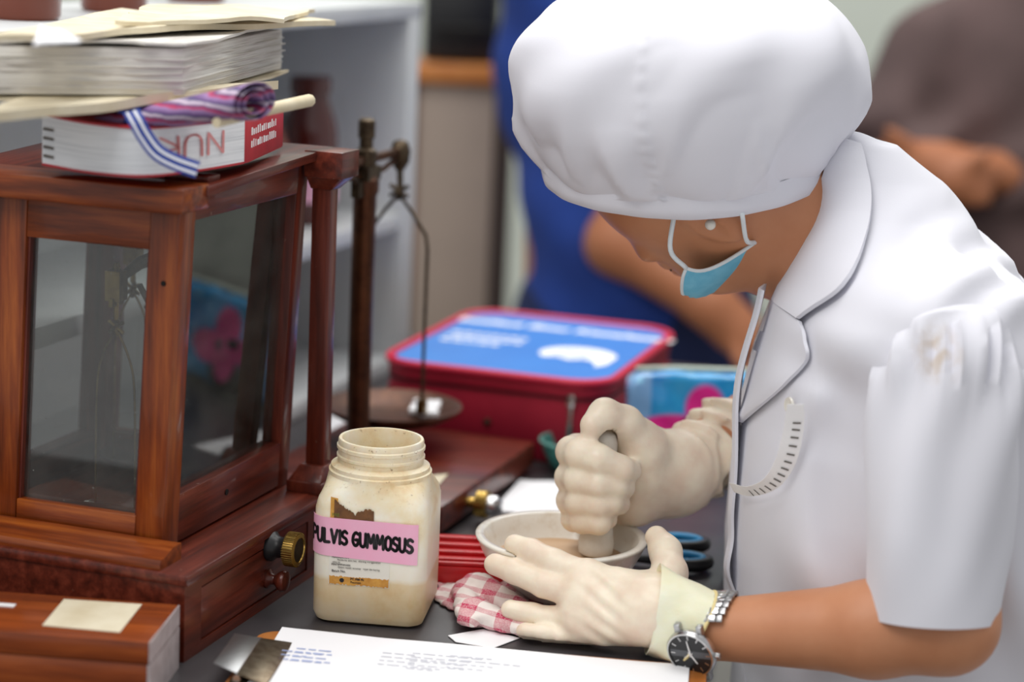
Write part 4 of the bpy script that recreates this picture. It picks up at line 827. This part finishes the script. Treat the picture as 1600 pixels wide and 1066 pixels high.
drape('coat_tab', two([(1196, 520), (1190, 535), (1184, 548)], [(1206, 522), (1199, 540), (1192, 553)]), .0045, .002, coat, 10, 6)
# front edge of the coat: a folded placket that stands off the chest
pk_ = bez([U(1196, 452, 1.545), U(1172, 540, 1.540), U(1156, 640, 1.535), U(1151, 760, 1.530), U(1150, 830, 1.528), U(1140, 885, 1.520), U(1160, 945, 1.525), U(1168, 1066, 1.53)], 60)
V = []; O = []
for i, p in enumerate(pk_):
    w_ = .010+.004*math.sin(i/60*9)
    for j in range(6): V.append(p+np.array([-.006+.010*abs(j/5.-.25)+.0012*math.sin(i*.35), .030*(j/5.)-.006, 0])); O.append(np.array([.0022, .0004, 0]))
mk('placket', shell(V, gridfaces(61, 6), 61, 6, O), M['coat'], coat, True, auto=60)
for px, py in ((1181, 530), (1243, 633)):
    P_ = march(ftorso, [px], [py], np.array([1.22])); G_ = grad(ftorso, P_)[0]; a_ = nrm(np.cross(G_, EZ)); mk('button', xf(basis(P_[0]+G_*.004, a_, np.cross(G_, a_), G_), lathe([(.0055, 0), (.006, .001), (.0055, .0024), (.004, .002)], 18)), M['pearl'], coat, True, auto=40)
# printed tape hanging out of the coat opening
tp_ = bez([U(1243, 632, 1.425), U(1240, 670, 1.430), U(1228, 720, 1.436), U(1205, 755, 1.448), U(1172, 768, 1.478), U(1143, 762, 1.51)], 40)
tp2 = []
for p in tp_:
    q = proj_ = ((p-CO)@CR/((p-CO)@CF)*F+800, 533-(p-CO)@CU/((p-CO)@CF)*F); m_ = march(ftorso, [max(q[0], 1163)], [q[1]], np.array([1.22]))[0]; tp2.append(np.array([p[0], min(p[1], m_[1]-.004), p[2]]) if q[0] > 1163 else p)
V = []; O = []
for i, p in enumerate(tp2):
    t = nrm(tp2[min(i+1, 40)]-tp2[max(i-1, 0)]); s_ = nrm(np.cross(t, [0, 1, 0])); w_ = .0058+.0016*math.sin(i*.12)
    V += [p-s_*w_, p+s_*w_]; O += [np.array([0, .0006, 0])]*2
tpo = empty('paper_tape', tp2[-1], 0, 'curled white printed tape hanging on the coat front', 'tape')
mk('strip', shell(V, gridfaces(41, 2), 41, 2, O), M['white'], tpo, True, auto=60)
for i in range(6, 34, 2):
    p = tp2[i]; t = nrm(tp2[i+1]-tp2[i-1]); s_ = nrm(np.cross(t, [0, 1, 0])); o = p+np.array([0, -.0006, 0]); c_ = [o-s_*.0012, o+s_*.0046, o+s_*.0046+t*.0014, o-s_*.0012+t*.0014]; mk('printed_mark', (c_, [(0, 1, 2, 3)]), M['print'], tpo)
# ------------------------------------------------------------------ cap
capc = U(1072, 246, 1.598); CN = nrm([-.10, -.24, .965]); CX = nrm(np.array([1., 0, .15])-CN*(CN@np.array([1., 0, .15]))); CY = np.cross(CN, CX)
_cp = bez([np.array([a, b, 0.]) for a, b in ((1.0, 0), (1.06, .004), (1.13, .016), (1.19, .036), (1.215, .060), (1.175, .087), (1.03, .112), (.77, .128), (.42, .137), (.001, .139))], 240)
def capprof(t): q = _cp[int(round(t*240))]; return max(q[0], .001), q[1]
def tri(x): return .35-1.1*abs(math.sin(x/2))**.75*.9
def capsurf(phi, t):
    """phi around the head, t = 0 at the band .. 1 at the crown"""
    rb = np.array([.111, .094]); c, s = math.cos(phi), math.sin(phi)
    prof, hgt = capprof(t)
    amp = math.exp(-((t-.22)/.20)**2)*min(1, t/.10)
    fold = .0120*amp*(tri(7*phi+1.2+3*t)+.8*tri(10*phi+.4-5*t)+.25*math.sin(19*phi+2))+.0045*math.sin(3*phi+6*t)*math.sin(math.pi*t)+.0028*math.sin(8*phi-9*t+1.5*math.sin(5*t))*math.sin(math.pi*t)
    fold = max(fold, -.0055)
    r = rb*prof+fold*(1 if t > .02 else 0)
    seam = .0016*math.exp(-((((phi+1.78+.22*t+math.pi) % (2*math.pi))-math.pi)/.022)**2)*(t > .06)*(1+.6*math.sin(t*120))
    sh_ = CX*(.002*math.sin(t*math.pi/2))
    return capc+sh_+CX*c*(r[0]+seam)+CY*s*(r[1]+seam)+CN*(hgt+.006*amp*math.sin(7*phi+2.2+3*t))
NPH, NT = 220, 64
V = [capsurf(2*math.pi*j/NPH, i/(NT-1.)) for i in range(NT) for j in range(NPH)]
cap = mk('cap', (V, gridfaces(NT, NPH, True)+[tuple((NT-1)*NPH+j for j in range(NPH))]), M['cotton'], PER, True)
V = []
for u, dr, dz in ((0, .0005, .008), (.2, .0016, .002), (.5, .0016, -.005), (.8, .0006, -.012), (1, -.0012, -.0130), (1.2, -.0022, -.010), (1.4, -.003, .008)):
    for j in range(NPH):
        ph = 2*math.pi*j/NPH; w_ = .0006*math.sin(7*ph)+.0003*math.sin(19*ph+1)
        V.append(capc+CX*math.cos(ph)*(.1108+dr+w_)+CY*math.sin(ph)*(.0938+dr+w_)+CN*(dz+.002*math.sin(2*ph+.6)))
mk('cap_band', (V, gridfaces(7, NPH, True)), M['cotton'], cap, True)
# ------------------------------------------------------------------ face mask with ear loops
nu, nv = 40, 14; V = []; O = []
mu, ml = HAX @ (U(1072, 419, 1.541)-HC), HAX @ (U(1180, 379, 1.548)-HC)      # near corners of the mask in the head's frame
for i in range(nu):
    th = math.radians(-90+180*i/(nu-1.)); ct = max(0., math.cos(th))
    for j in range(nv):
        v_ = j/(nv-1.); q = mu*(1-v_)+ml*v_; pl = .0010*math.sin(v_*34); sag = math.sin(math.pi*v_)
        ff = q[0]+.012*sag*abs(math.sin(th)); front = .088+.006*sag-.004*v_
        V.append(hp(ff+(front-ff+pl)*ct**.75, (q[1]+.004*sag)*math.sin(th), q[2]+(-.034+.012*v_)*ct)); O.append(-(HF*ct+HL*math.sin(th))*.0012)
msk = mk('face_mask', shell(V, gridfaces(nu, nv), nu, nv, O), M['mask'], PER, True, auto=60)
for s in (-1, 1):
    k = (nu-1) if s > 0 else 0
    ed = [V[k*nv+j] for j in range(nv)]; mk('mask_edge', tube(ed, .0015, 6), M['maskin'], msk, True)
    mk('ear_loop', tube(bez([V[k*nv], V[k*nv]*.5+hp(.012, s*.086, .040)*.5+HL*s*.004, hp(-.004, s*.084, .034)], 12), .0019, 6), M['maskin'], msk, True)
    mk('ear_loop', tube(bez([V[k*nv+nv-1], V[k*nv+nv-1]*.5+hp(-.020, s*.086, -.012)*.5+HL*s*.004, hp(-.034, s*.084, -.006)], 12), .0019, 6), M['maskin'], msk, True)
mk('mask_edge', tube([V[i*nv+nv-1] for i in range(nu)], .0014, 6), M['maskin'], msk, True); mk('mask_edge', tube([V[i*nv] for i in range(nu)], .0014, 6), M['maskin'], msk, True)
# ------------------------------------------------------------------ gloved hands
def fingers(P, d, specs, k=.005):
    for pts, rs in specs: d = smin(d, chain(P, pts, rs, .003), k)
    return d
LW = U(1036, 957, 1.429); LI, LM, LR, LP = U(918, 902, 1.462), U(908, 930, 1.452), U(904, 966, 1.446), U(914, 992, 1.444)
LSP = [([LI, U(866, 878, 1.474), U(830, 861, 1.486), U(804, 851, 1.497)], [.0114, .0096, .0090, .0078]),
       ([LM, U(850, 913, 1.466), U(804, 893, 1.481), U(773, 882, 1.492)], [.0116, .0100, .0092, .0082]),
       ([LR, U(866, 968, 1.456), U(830, 960, 1.462), U(798, 953, 1.466)], [.0108, .0092, .0084, .0074]),
       ([LP, U(880, 998, 1.442), U(852, 992, 1.444), U(820, 987, 1.446)], [.0098, .0082, .0074, .0066])]
LTH = [U(1022, 938, 1.448), U(1046, 896, 1.482), U(1040, 862, 1.502), U(1026, 840, 1.517)]
def wr(P, a=.0007): return a*np.sin(P[:, 0]*420+P[:, 2]*300)*np.sin(P[:, 2]*380-P[:, 0]*150+P[:, 1]*200)
def fgl(P):
    d = chain(P, [LW, LI], [.0195, .0135], .01)
    for m_, r_ in ((LM, .0140), (LR, .0135), (LP, .0115)): d = smin(d, cone(P, LW, m_, .0195, r_), .012)
    d = smin(d, cone(P, (LI+LM)/2, (LR+LP)/2, .011, .010), .010)
    d = smin(d, chain(P, [LW+[-.01, 0, .002]]+LTH, [.019, .0165, .0125, .0110, .0090], .008), .014)
    d = fingers(P, d, LSP, .0035)
    web = cone(P, (LTH[0]+LTH[1])/2, LI*.6+LW*.4+[0, .006, .004], .0065, .006); d = smin(d, web, .014)
    kn = .0009*np.sin(P[:, 0]*260+P[:, 2]*520)*np.exp(-((P[:, 0]-LI[0]-.012)/.014)**2)
    d = d+wr(P, .00012)+kn
    rr = np.hypot(P[:, 0]-BC[0], P[:, 1]-BC[1]); ro_ = np.interp(P[:, 2]-.006, [q[1] for q in out_], [q[0] for q in out_])
    d = np.maximum(d, np.minimum(ro_-rr, ZR+.0015-P[:, 2]))            # the palm and fingers close against the bowl
    return np.maximum(d, np.where(P[:, 1] < 1.446, .0072, .0006)-P[:, 2])
gL = mk('glove', nets(fgl, (-.03, 1.385, -.008), (.175, 1.545, .10), .0016), M['glove'], PER, True)
def ringtube(cs, up, dep, nn, wr_=0., seed=0., ph=0.):
    V = []
    for k, (c, hu, hd, tl) in enumerate(cs):
        for i in range(nn):
            th = 2*math.pi*i/nn; q = 1+wr_*(math.sin(5*th+k*.8+seed)+.6*math.sin(9*th-k*.5))
            V.append(np.asarray(c)+(up*math.sin(th)*hu+dep*math.cos(th)*hd)*q+np.array([1, 0, .02])*tl*math.sin(th))
    return V
upv, dpv = nrm([.0, .0, 1.]), np.array([0, 1., 0])
cs = []
c0, c1_ = U(1020, 952, 1.434), U(1087, 982, 1.415)
for k in range(12):
    u = k/11.; cs.append((c0*(1-u)+c1_*u, (.0335-.0065*u)-.0010*math.sin(u*3.1), .0305-.0060*u, .004+.009*u))
V = ringtube(cs, upv, dpv, 56, .014, 1.); V2 = ringtube([(c, a-.0014, b-.0014, t) for c, a, b, t in cs], upv, dpv, 56, .014, 1.)
n1 = len(V); Fc = gridfaces(12, 56, True); G = Fc+[tuple(i+n1 for i in q[::-1]) for q in Fc]+[(11*56+i, 11*56+(i+1) % 56, n1+11*56+(i+1) % 56, n1+11*56+i) for i in range(56)]+[(i, (i+1) % 56, n1+(i+1) % 56, n1+i) for i in range(56)]
cf = mk('cuff', (V+V2, G), M['cuff'], gL, True, auto=60)
rim = [np.array(p) for p in V[11*56:]]; mk('rolled_rim', tube(rim+[rim[0]], .0013, 7, caps=False), M['cuffrim'], cf, True)
# the far hand: fist round the pestle
RW = U(1052, 742, 1.607)
PAX = lambda py: U(944-(py-672)*.0714, py, 1.5545)
def fing(py, x0, xt, yt, r, fx=0., ty=0.):
    return ([U(940+fx, py-8, 1.597), U(902+fx, py-3, 1.583), U(893+fx, py, 1.562), U(906+fx, py+3, 1.543), U(936, py+6+ty*.4, 1.532), U(xt-14, yt-3, 1.535), U(xt, yt, 1.546)], [r*1.12, r*1.10, r*1.08, r*1.05, r*1.0, r*.92, r*.80])
RSP = [fing(706, 0, 984, 736, .0112, 0, 14), fing(746, 0, 975, 762, .0110, -2, 8), fing(782, 0, 968, 788, .0104, -1, 3), fing(811, 0, 950, 812, .0092, 4)]
RTH = [U(1004, 700, 1.572), U(976, 662, 1.562), U(945, 648, 1.553), U(926, 664, 1.545)]
def fgr(P):
    d = cone(P, RW, U(985, 690, 1.588), .026, .022)
    for q, r_ in (((992, 780, 1.585), .021), ((960, 720, 1.600), .020), ((960, 770, 1.598), .020), ((1000, 735, 1.580), .024)): d = smin(d, cone(P, RW, U(*q), .026, r_), .016)
    d = smin(d, cone(P, U(992, 776, 1.583), U(1000, 700, 1.574), .0185, .0175), .012)
    for s in RSP: d = smin(d, chain(P, s[0], s[1], .003), .0035)
    d = smin(d, chain(P, RTH, [.0175, .0135, .0120, .0098], .006), .010)
    hole = cone(P, PAX(668), PAX(868), .0106, .0106); d = np.maximum(d, -hole)
    a = nrm(ER-WR); t = (P-RW)@a; arm = chain(P, [RW, RW+a*.030, RW+a*.072, RW+a*.105], [.0255, .0285, .0345, .0375], .01)
    arm = arm+(.0030*np.sin(t*230+P[:, 2]*140+2*np.sin(P[:, 2]*90))+.0020*np.sin(t*370-P[:, 2]*240+P[:, 1]*100))*np.clip(t/.02, 0, 1)
    arm = np.maximum(arm, t-.092+.25*(P[:, 2]-RW[2]-.03))
    d = smin(d, arm, .012)
    return d+wr(P, .0001)
gR = mk('glove', nets(fgr, (.02, 1.51, .02), (.25, 1.70, .185), .0017), M['glove'], PER, True)
# ------------------------------------------------------------------ wrist watch
wc = U(1112, 984, 1.417); wax = nrm(EL-WL); wf = nrm(np.array([-.22, -.90, -.02])); wf = nrm(wf-wax*(wf@wax)); wu = nrm(np.cross(wax, wf)); wu = wu if wu[2] > 0 else -wu
tilt = .30; wax2 = nrm(wax*math.cos(tilt)+wu*math.sin(tilt)*-.0)
wt = empty('wrist_watch', wc, 0, 'steel wrist watch with a black dial worn beside the glove cuff', 'watch')
def wpos(th, r, ax=0.): return wc+(wf*math.cos(th)+wu*math.sin(th))*r+wax*(ax+.012*math.sin(th))
wr0 = .0262
for i in range(25):
    th = math.radians(36+i*12.2)
    if th > math.radians(325): continue
    c_ = wpos(th, wr0); nn = nrm(wf*math.cos(th)+wu*math.sin(th)); tt = np.cross(wax, nn)
    for k, (x0, x1, hz) in enumerate(((-.0082, -.0036, .0), (-.0034, .0034, .0004), (.0036, .0082, 0))):
        mk('link', xf(basis(c_, wax, tt, nn), box(x0, x1, -.0026, .0026, -.0010, .0016+hz)), M['steel'] if k == 1 else M['steelm'], wt, bevel=.0005)
fth = math.radians(-14); fn = nrm(wf*math.cos(fth)+wu*math.sin(fth)+wax*-.18); fc = wpos(fth, .0250)+wax*-.004; fx_ = nrm(wax-fn*(wax@fn)); fy_ = np.cross(fn, fx_); FM = basis(fc, fx_, fy_, fn)
def wp(name, g, mat, parent=wt, **k): return mk(name, xf(FM, g), mat, parent, **k)
case = wp('watch_case', lathe([(.015, -.001), (.0180, .001), (.0188, .004), (.0188, .0060), (.0176, .0078), (.0166, .0080), (.0164, .0066)], 48, cap1=False), M['steel'], smooth=True, auto=35)
for sx in (-1, 1):
    for sy in (-1, 1): wp('lug', box(sx*.0085-.0022, sx*.0085+.0022, sy*.0185-.0045, sy*.0185+.0035, -.001, .0045), M['steelm'], case, bevel=.0008)
wp('crown', xf(Matrix.Translation((.0188, 0, .004)) @ Matrix.Rotation(math.pi/2, 4, 'Y'), lathe([(.0022, 0), (.0024, .001), (.0024, .003), (.002, .0034)], 14)), M['steel'], case, smooth=True, auto=40)
wp('dial', lathe([(.0168, .0060), (.0168, .0064)], 48), plain('black_dial', srgb(26, 27, 30), .3), case)
wp('dial_band', box(-.0156, .0156, -.0026, .0026, .00642, .00652), plain('grey_dial_band', srgb(84, 86, 90), .4), case)
for k in range(12):
    a = 2*math.pi*k/12; mt = Matrix.Rotation(a, 4, 'Z'); wp('hour_marker', xf(mt, box(-.0004, .0004, .0118, .0152, .0064, .0067)), M['steel'], case)
for nm, ang, ln_, w_ in (('hour_hand', -2.6, .0085, .0008), ('minute_hand', .10, .0112, .0007), ('second_hand', 2.1, .006, .0003)): wp(nm, xf(Matrix.Rotation(ang, 4, 'Z'), hexa([(-w_, -.002, .0068), (w_, -.002, .0068), (w_*.4, ln_, .0068), (-w_*.4, ln_, .0068)], [(-w_, -.002, .0071), (w_, -.002, .0071), (w_*.4, ln_, .0071), (-w_*.4, ln_, .0071)])), M['white'], case)
# ------------------------------------------------------------------ background: cabinet, machine, two people
y_ = 3.3
def BGx(px, y): return U(px, 300, y)[0]
cbx = empty('side_cabinet', np.array([BGx(722, y_), y_+.25, -.75]), 0, 'beige cabinet with an orange wooden top standing in the background', 'cabinet')
zt_ = U(720, 100, y_)[2]; x0, x1 = BGx(648, y_), BGx(768, y_)
mk('carcass', box(x0, x1, y_, y_+.5, -.75, zt_-.03), plain('beige_panel', srgb(168, 150, 136), .6, c2=srgb(158, 142, 128), scale=4), cbx, bevel=.003)
mk('worktop', box(x0-.01, x1+.03, y_-.02, y_+.52, zt_-.03, zt_), M['hard'], cbx, bevel=.004)
mk('edge_post', box(x0-.012, x0, y_-.004, y_+.5, -.75, zt_-.03), M['red_v'], cbx); mk('side_panel', box(x1, x1+.030, y_, y_+.5, -.75, zt_-.03), plain('shaded_side_brown', srgb(64, 50, 44), .6), cbx)  # dark side panel: shadow on the cabinet's side, put in as colour
pr_ = empty('printer', np.array([(x0+x1)/2, y_+.2, zt_]), 0, 'black office machine on top of the beige cabinet', 'printer')
mk('housing', box(x0+.002, x1+.0, y_+.02, y_+.4, zt_, zt_+.16), M['black'], pr_, bevel=.012); mk('output_tray', box(x0+.02, x1-.02, y_-.01, y_+.06, zt_+.05, zt_+.06), M['dark'], pr_, bevel=.002)
# person in blue, standing
yb = 3.05
def bx_(px, py, y=yb): return U(px, py, y)
bp = empty('person', np.array([bx_(950, 300)[0], yb, -.75]), 0, 'person in a bright blue top and navy trousers standing behind the kit bag', 'person')
hx = bx_(985, 300)[0]
def sk(P):
    d = ell(P, (hx+.03, yb+.02, .80), I3, (.08, .095, .12)); d = smin(d, cone(P, (hx+.03, yb+.02, .70), (hx+.03, yb+.03, .55), .05, .06), .04)
    d = smin(d, cone(P, (hx, yb, .50), (hx, yb, .12), .10, .10), .05)
    for s in (-1, 1): d = smin(d, chain(P, [(hx+s*.085, yb, .10), (hx+s*.09, yb, -.35), (hx+s*.09, yb, -.70)], [.07, .05, .04], .03), .04); d = smin(d, cone(P, (hx+s*.09, yb, -.715), (hx+s*.09, yb-.14, -.725), .035, .025), .02)
    d = smin(d, chain(P, [(hx-.12, yb, .50), (hx-.13, yb+.05, .25), (hx-.02, yb+.13, .10)], [.05, .042, .03], .03), .04)
    a0, a1_, a2 = np.array([hx+.17, yb-.02, .50]), bx_(960, 415, yb-.16), bx_(1110, 475, yb-.2); a1_ = bx_(965, 405, yb-.17)
    d = smin(d, chain(P, [(hx+.16, yb-.03, .48), a1_+[.0, .02, .02], a2], [.05, .042, .034], .03), .04)
    hb = bx_(1150, 515, yb-.2); d = smin(d, cone(P, a2, hb, .034, .036), .02)
    for k in range(4): d = smin(d, chain(P, [hb+[.0, .016*k-.024, 0], hb+[.045, .016*k-.026, -.030], hb+[.06, .016*k-.026, -.065]], [.011, .009, .008], .004), .008)
    return smin(d, chain(P, [hb, hb+[.0, -.035, -.03], hb+[.02, -.05, -.06]], [.016, .011, .009], .006), .01)
b_ = mk('body', nets(sk, (hx-.34, yb-.4, -.75), (hx+.42, yb+.3, .95), .011), M['skin2'], bp, True)
def shirt(P):
    d = smin(ell(P, (hx-.005, yb, .34), I3, (.175, .14, .30)), cone(P, (hx, yb, .12), (hx, yb, -.02), .155, .150), .06)
    d = smin(d, chain(P, [(hx-.125, yb, .50), (hx-.14, yb+.04, .24)], [.075, .068], .03), .05); d = smin(d, chain(P, [(hx+.15, yb-.02, .50), (hx+.10, yb-.12, .22)], [.075, .066], .03), .05)
    return d+.006*np.sin(P[:, 2]*40+P[:, 0]*30)
mk('blue_shirt', nets(shirt, (hx-.32, yb-.26, -.2), (hx+.32, yb+.22, .7), .012), plain('royal_blue_cloth', srgb(24, 62, 146), .8, c2=srgb(20, 52, 128), scale=12), bp, True)
def trs(P):
    d = ell(P, (hx+.02, yb, -.06), I3, (.175, .145, .17))
    for s in (-1, 1): d = smin(d, chain(P, [(hx+.02+s*.085, yb, -.10), (hx+s*.095, yb, -.68)], [.095, .065], .03), .05)
    return d
mk('navy_trousers', nets(trs, (hx-.24, yb-.2, -.75), (hx+.26, yb+.2, .15), .012), plain('navy_cloth', srgb(20, 34, 78), .85), bp, True)
hr = mk('hair', nets(lambda P: np.maximum(ell(P, (hx+.03, yb+.035, .83), I3, (.095, .105, .125)), -(P[:, 1]-yb+.05)-.6*(P[:, 2]-.86)), (hx-.1, yb-.1, .68), (hx+.16, yb+.16, .97), .01), M['hair'], bp, True)
# person in brown, seated with folded arms
yo = 3.35; ox = bx_(1595, 150, yo)[0]; oz = bx_(1530, 45, yo)[2]
op = empty('person', np.array([ox, yo, -.75]), 0, 'seated person in a dark brown shirt with folded arms', 'person')
eL, eR = bx_(1378, 205, yo-.06), np.array([ox+.24, yo-.06, oz-.24]); hL, hR = bx_(1490, 285, yo-.20), bx_(1425, 255, yo-.19)
def bo_(P):
    d = ell(P, (ox+.02, yo-.03, oz+.25), I3, (.08, .098, .118)); d = smin(d, cone(P, (ox+.02, yo-.02, oz+.16), (ox, yo, oz+.03), .052, .06), .04)
    d = smin(d, ell(P, (ox+.02, yo-.125, oz+.235), I3, (.013, .022, .02)), .02)
    d = smin(d, cone(P, (ox, yo, oz-.06), (ox, yo, oz-.40), .11, .10), .05)
    d = smin(d, chain(P, [(ox-.15, yo, oz-.03), eL, hL], [.05, .045, .03], .03), .04); d = smin(d, chain(P, [(ox+.16, yo, oz-.03), eR, hR], [.05, .045, .030], .03), .04)
    for h_, s in ((hL, 1), (hR, -1)):
        for k in range(4): d = smin(d, chain(P, [h_+[0, 0, .024-.016*k], h_+[s*.035, -.008, .026-.017*k], h_+[s*.06, .004, .022-.016*k]], [.012, .010, .008], .004), .008)
        d = smin(d, chain(P, [h_, h_+[s*.02, -.02, .035], h_+[s*.045, -.02, .05]], [.014, .011, .009], .006), .01)
    for s in (-1, 1): d = smin(d, chain(P, [(ox+s*.09, yo, oz-.45), (ox+s*.10, yo-.38, oz-.46), (ox+s*.10, yo-.40, -.70)], [.07, .055, .04], .03), .04); d = smin(d, cone(P, (ox+s*.10, yo-.41, -.715), (ox+s*.10, yo-.53, -.722), .035, .026), .02)
    return d
mk('body', nets(bo_, (ox-.4, yo-.62, -.76), (ox+.36, yo+.18, oz+.40), .011), M['skin2'], op, True)
def bs_(P):
    d = smin(ell(P, (ox, yo, oz-.17), I3, (.205, .145, .27)), cone(P, (ox, yo, oz-.30), (ox, yo, oz-.42), .155, .16), .05)
    d = smin(d, chain(P, [(ox-.155, yo, oz-.045), eL+[.01, 0, .005], eL*.45+hL*.55], [.078, .066, .052], .03), .05); d = smin(d, chain(P, [(ox+.16, yo, oz-.045), eR, eR*.45+hR*.55], [.078, .066, .052], .03), .05)
    d = smin(d, cone(P, (ox, yo, oz+.0), (ox, yo-.01, oz+.07), .08, .066), .03)
    return d+.005*np.sin(P[:, 0]*45-P[:, 2]*50+2*np.sin(P[:, 2]*18))
mk('brown_shirt', nets(bs_, (ox-.42, yo-.34, oz-.62), (ox+.36, yo+.2, oz+.16), .011), plain('brown_cloth', srgb(98, 78, 76), .85, c2=srgb(84, 66, 64), scale=10), op, True)
mk('dark_trousers', nets(lambda P: smin(ell(P, (ox, yo, oz-.44), I3, (.17, .15, .11)), smin(chain(P, [(ox-.09, yo, oz-.45), (ox-.10, yo-.38, oz-.46), (ox-.10, yo-.40, -.66)], [.085, .072, .06], .03), chain(P, [(ox+.09, yo, oz-.45), (ox+.10, yo-.38, oz-.46), (ox+.10, yo-.40, -.66)], [.085, .072, .06], .03), .01), .03), (ox-.22, yo-.5, -.75), (ox+.22, yo+.18, oz-.28), .012), plain('dark_trouser_cloth', srgb(40, 30, 32), .85), op, True)
mk('hair', nets(lambda P: np.maximum(ell(P, (ox+.02, yo-.01, oz+.275), I3, (.092, .108, .115)), -(P[:, 1]-yo+.07)-.5*(P[:, 2]-oz-.31)), (ox-.1, yo-.14, oz+.1), (ox+.14, yo+.12, oz+.42), .01), M['hair'], op, True)
ch = empty('chair', np.array([ox, yo, -.75]), 0, 'dark chair under the person in brown', 'chair')
sz = oz-.55
mk('seat', box(ox-.21, ox+.21, yo-.24, yo+.20, sz-.03, sz), M['black'], ch, bevel=.008); mk('backrest', box(ox-.2, ox+.2, yo+.20, yo+.225, sz+.12, sz+.42), M['black'], ch, bevel=.008)
for sx in (-1, 1):
    for dy in (-.2, .19): mk('leg', box(ox+sx*.18-.012, ox+sx*.18+.012, yo+dy-.012, yo+dy+.012, -.75, sz+(.2 if dy > 0 else -.03)), M['steelm'], ch)
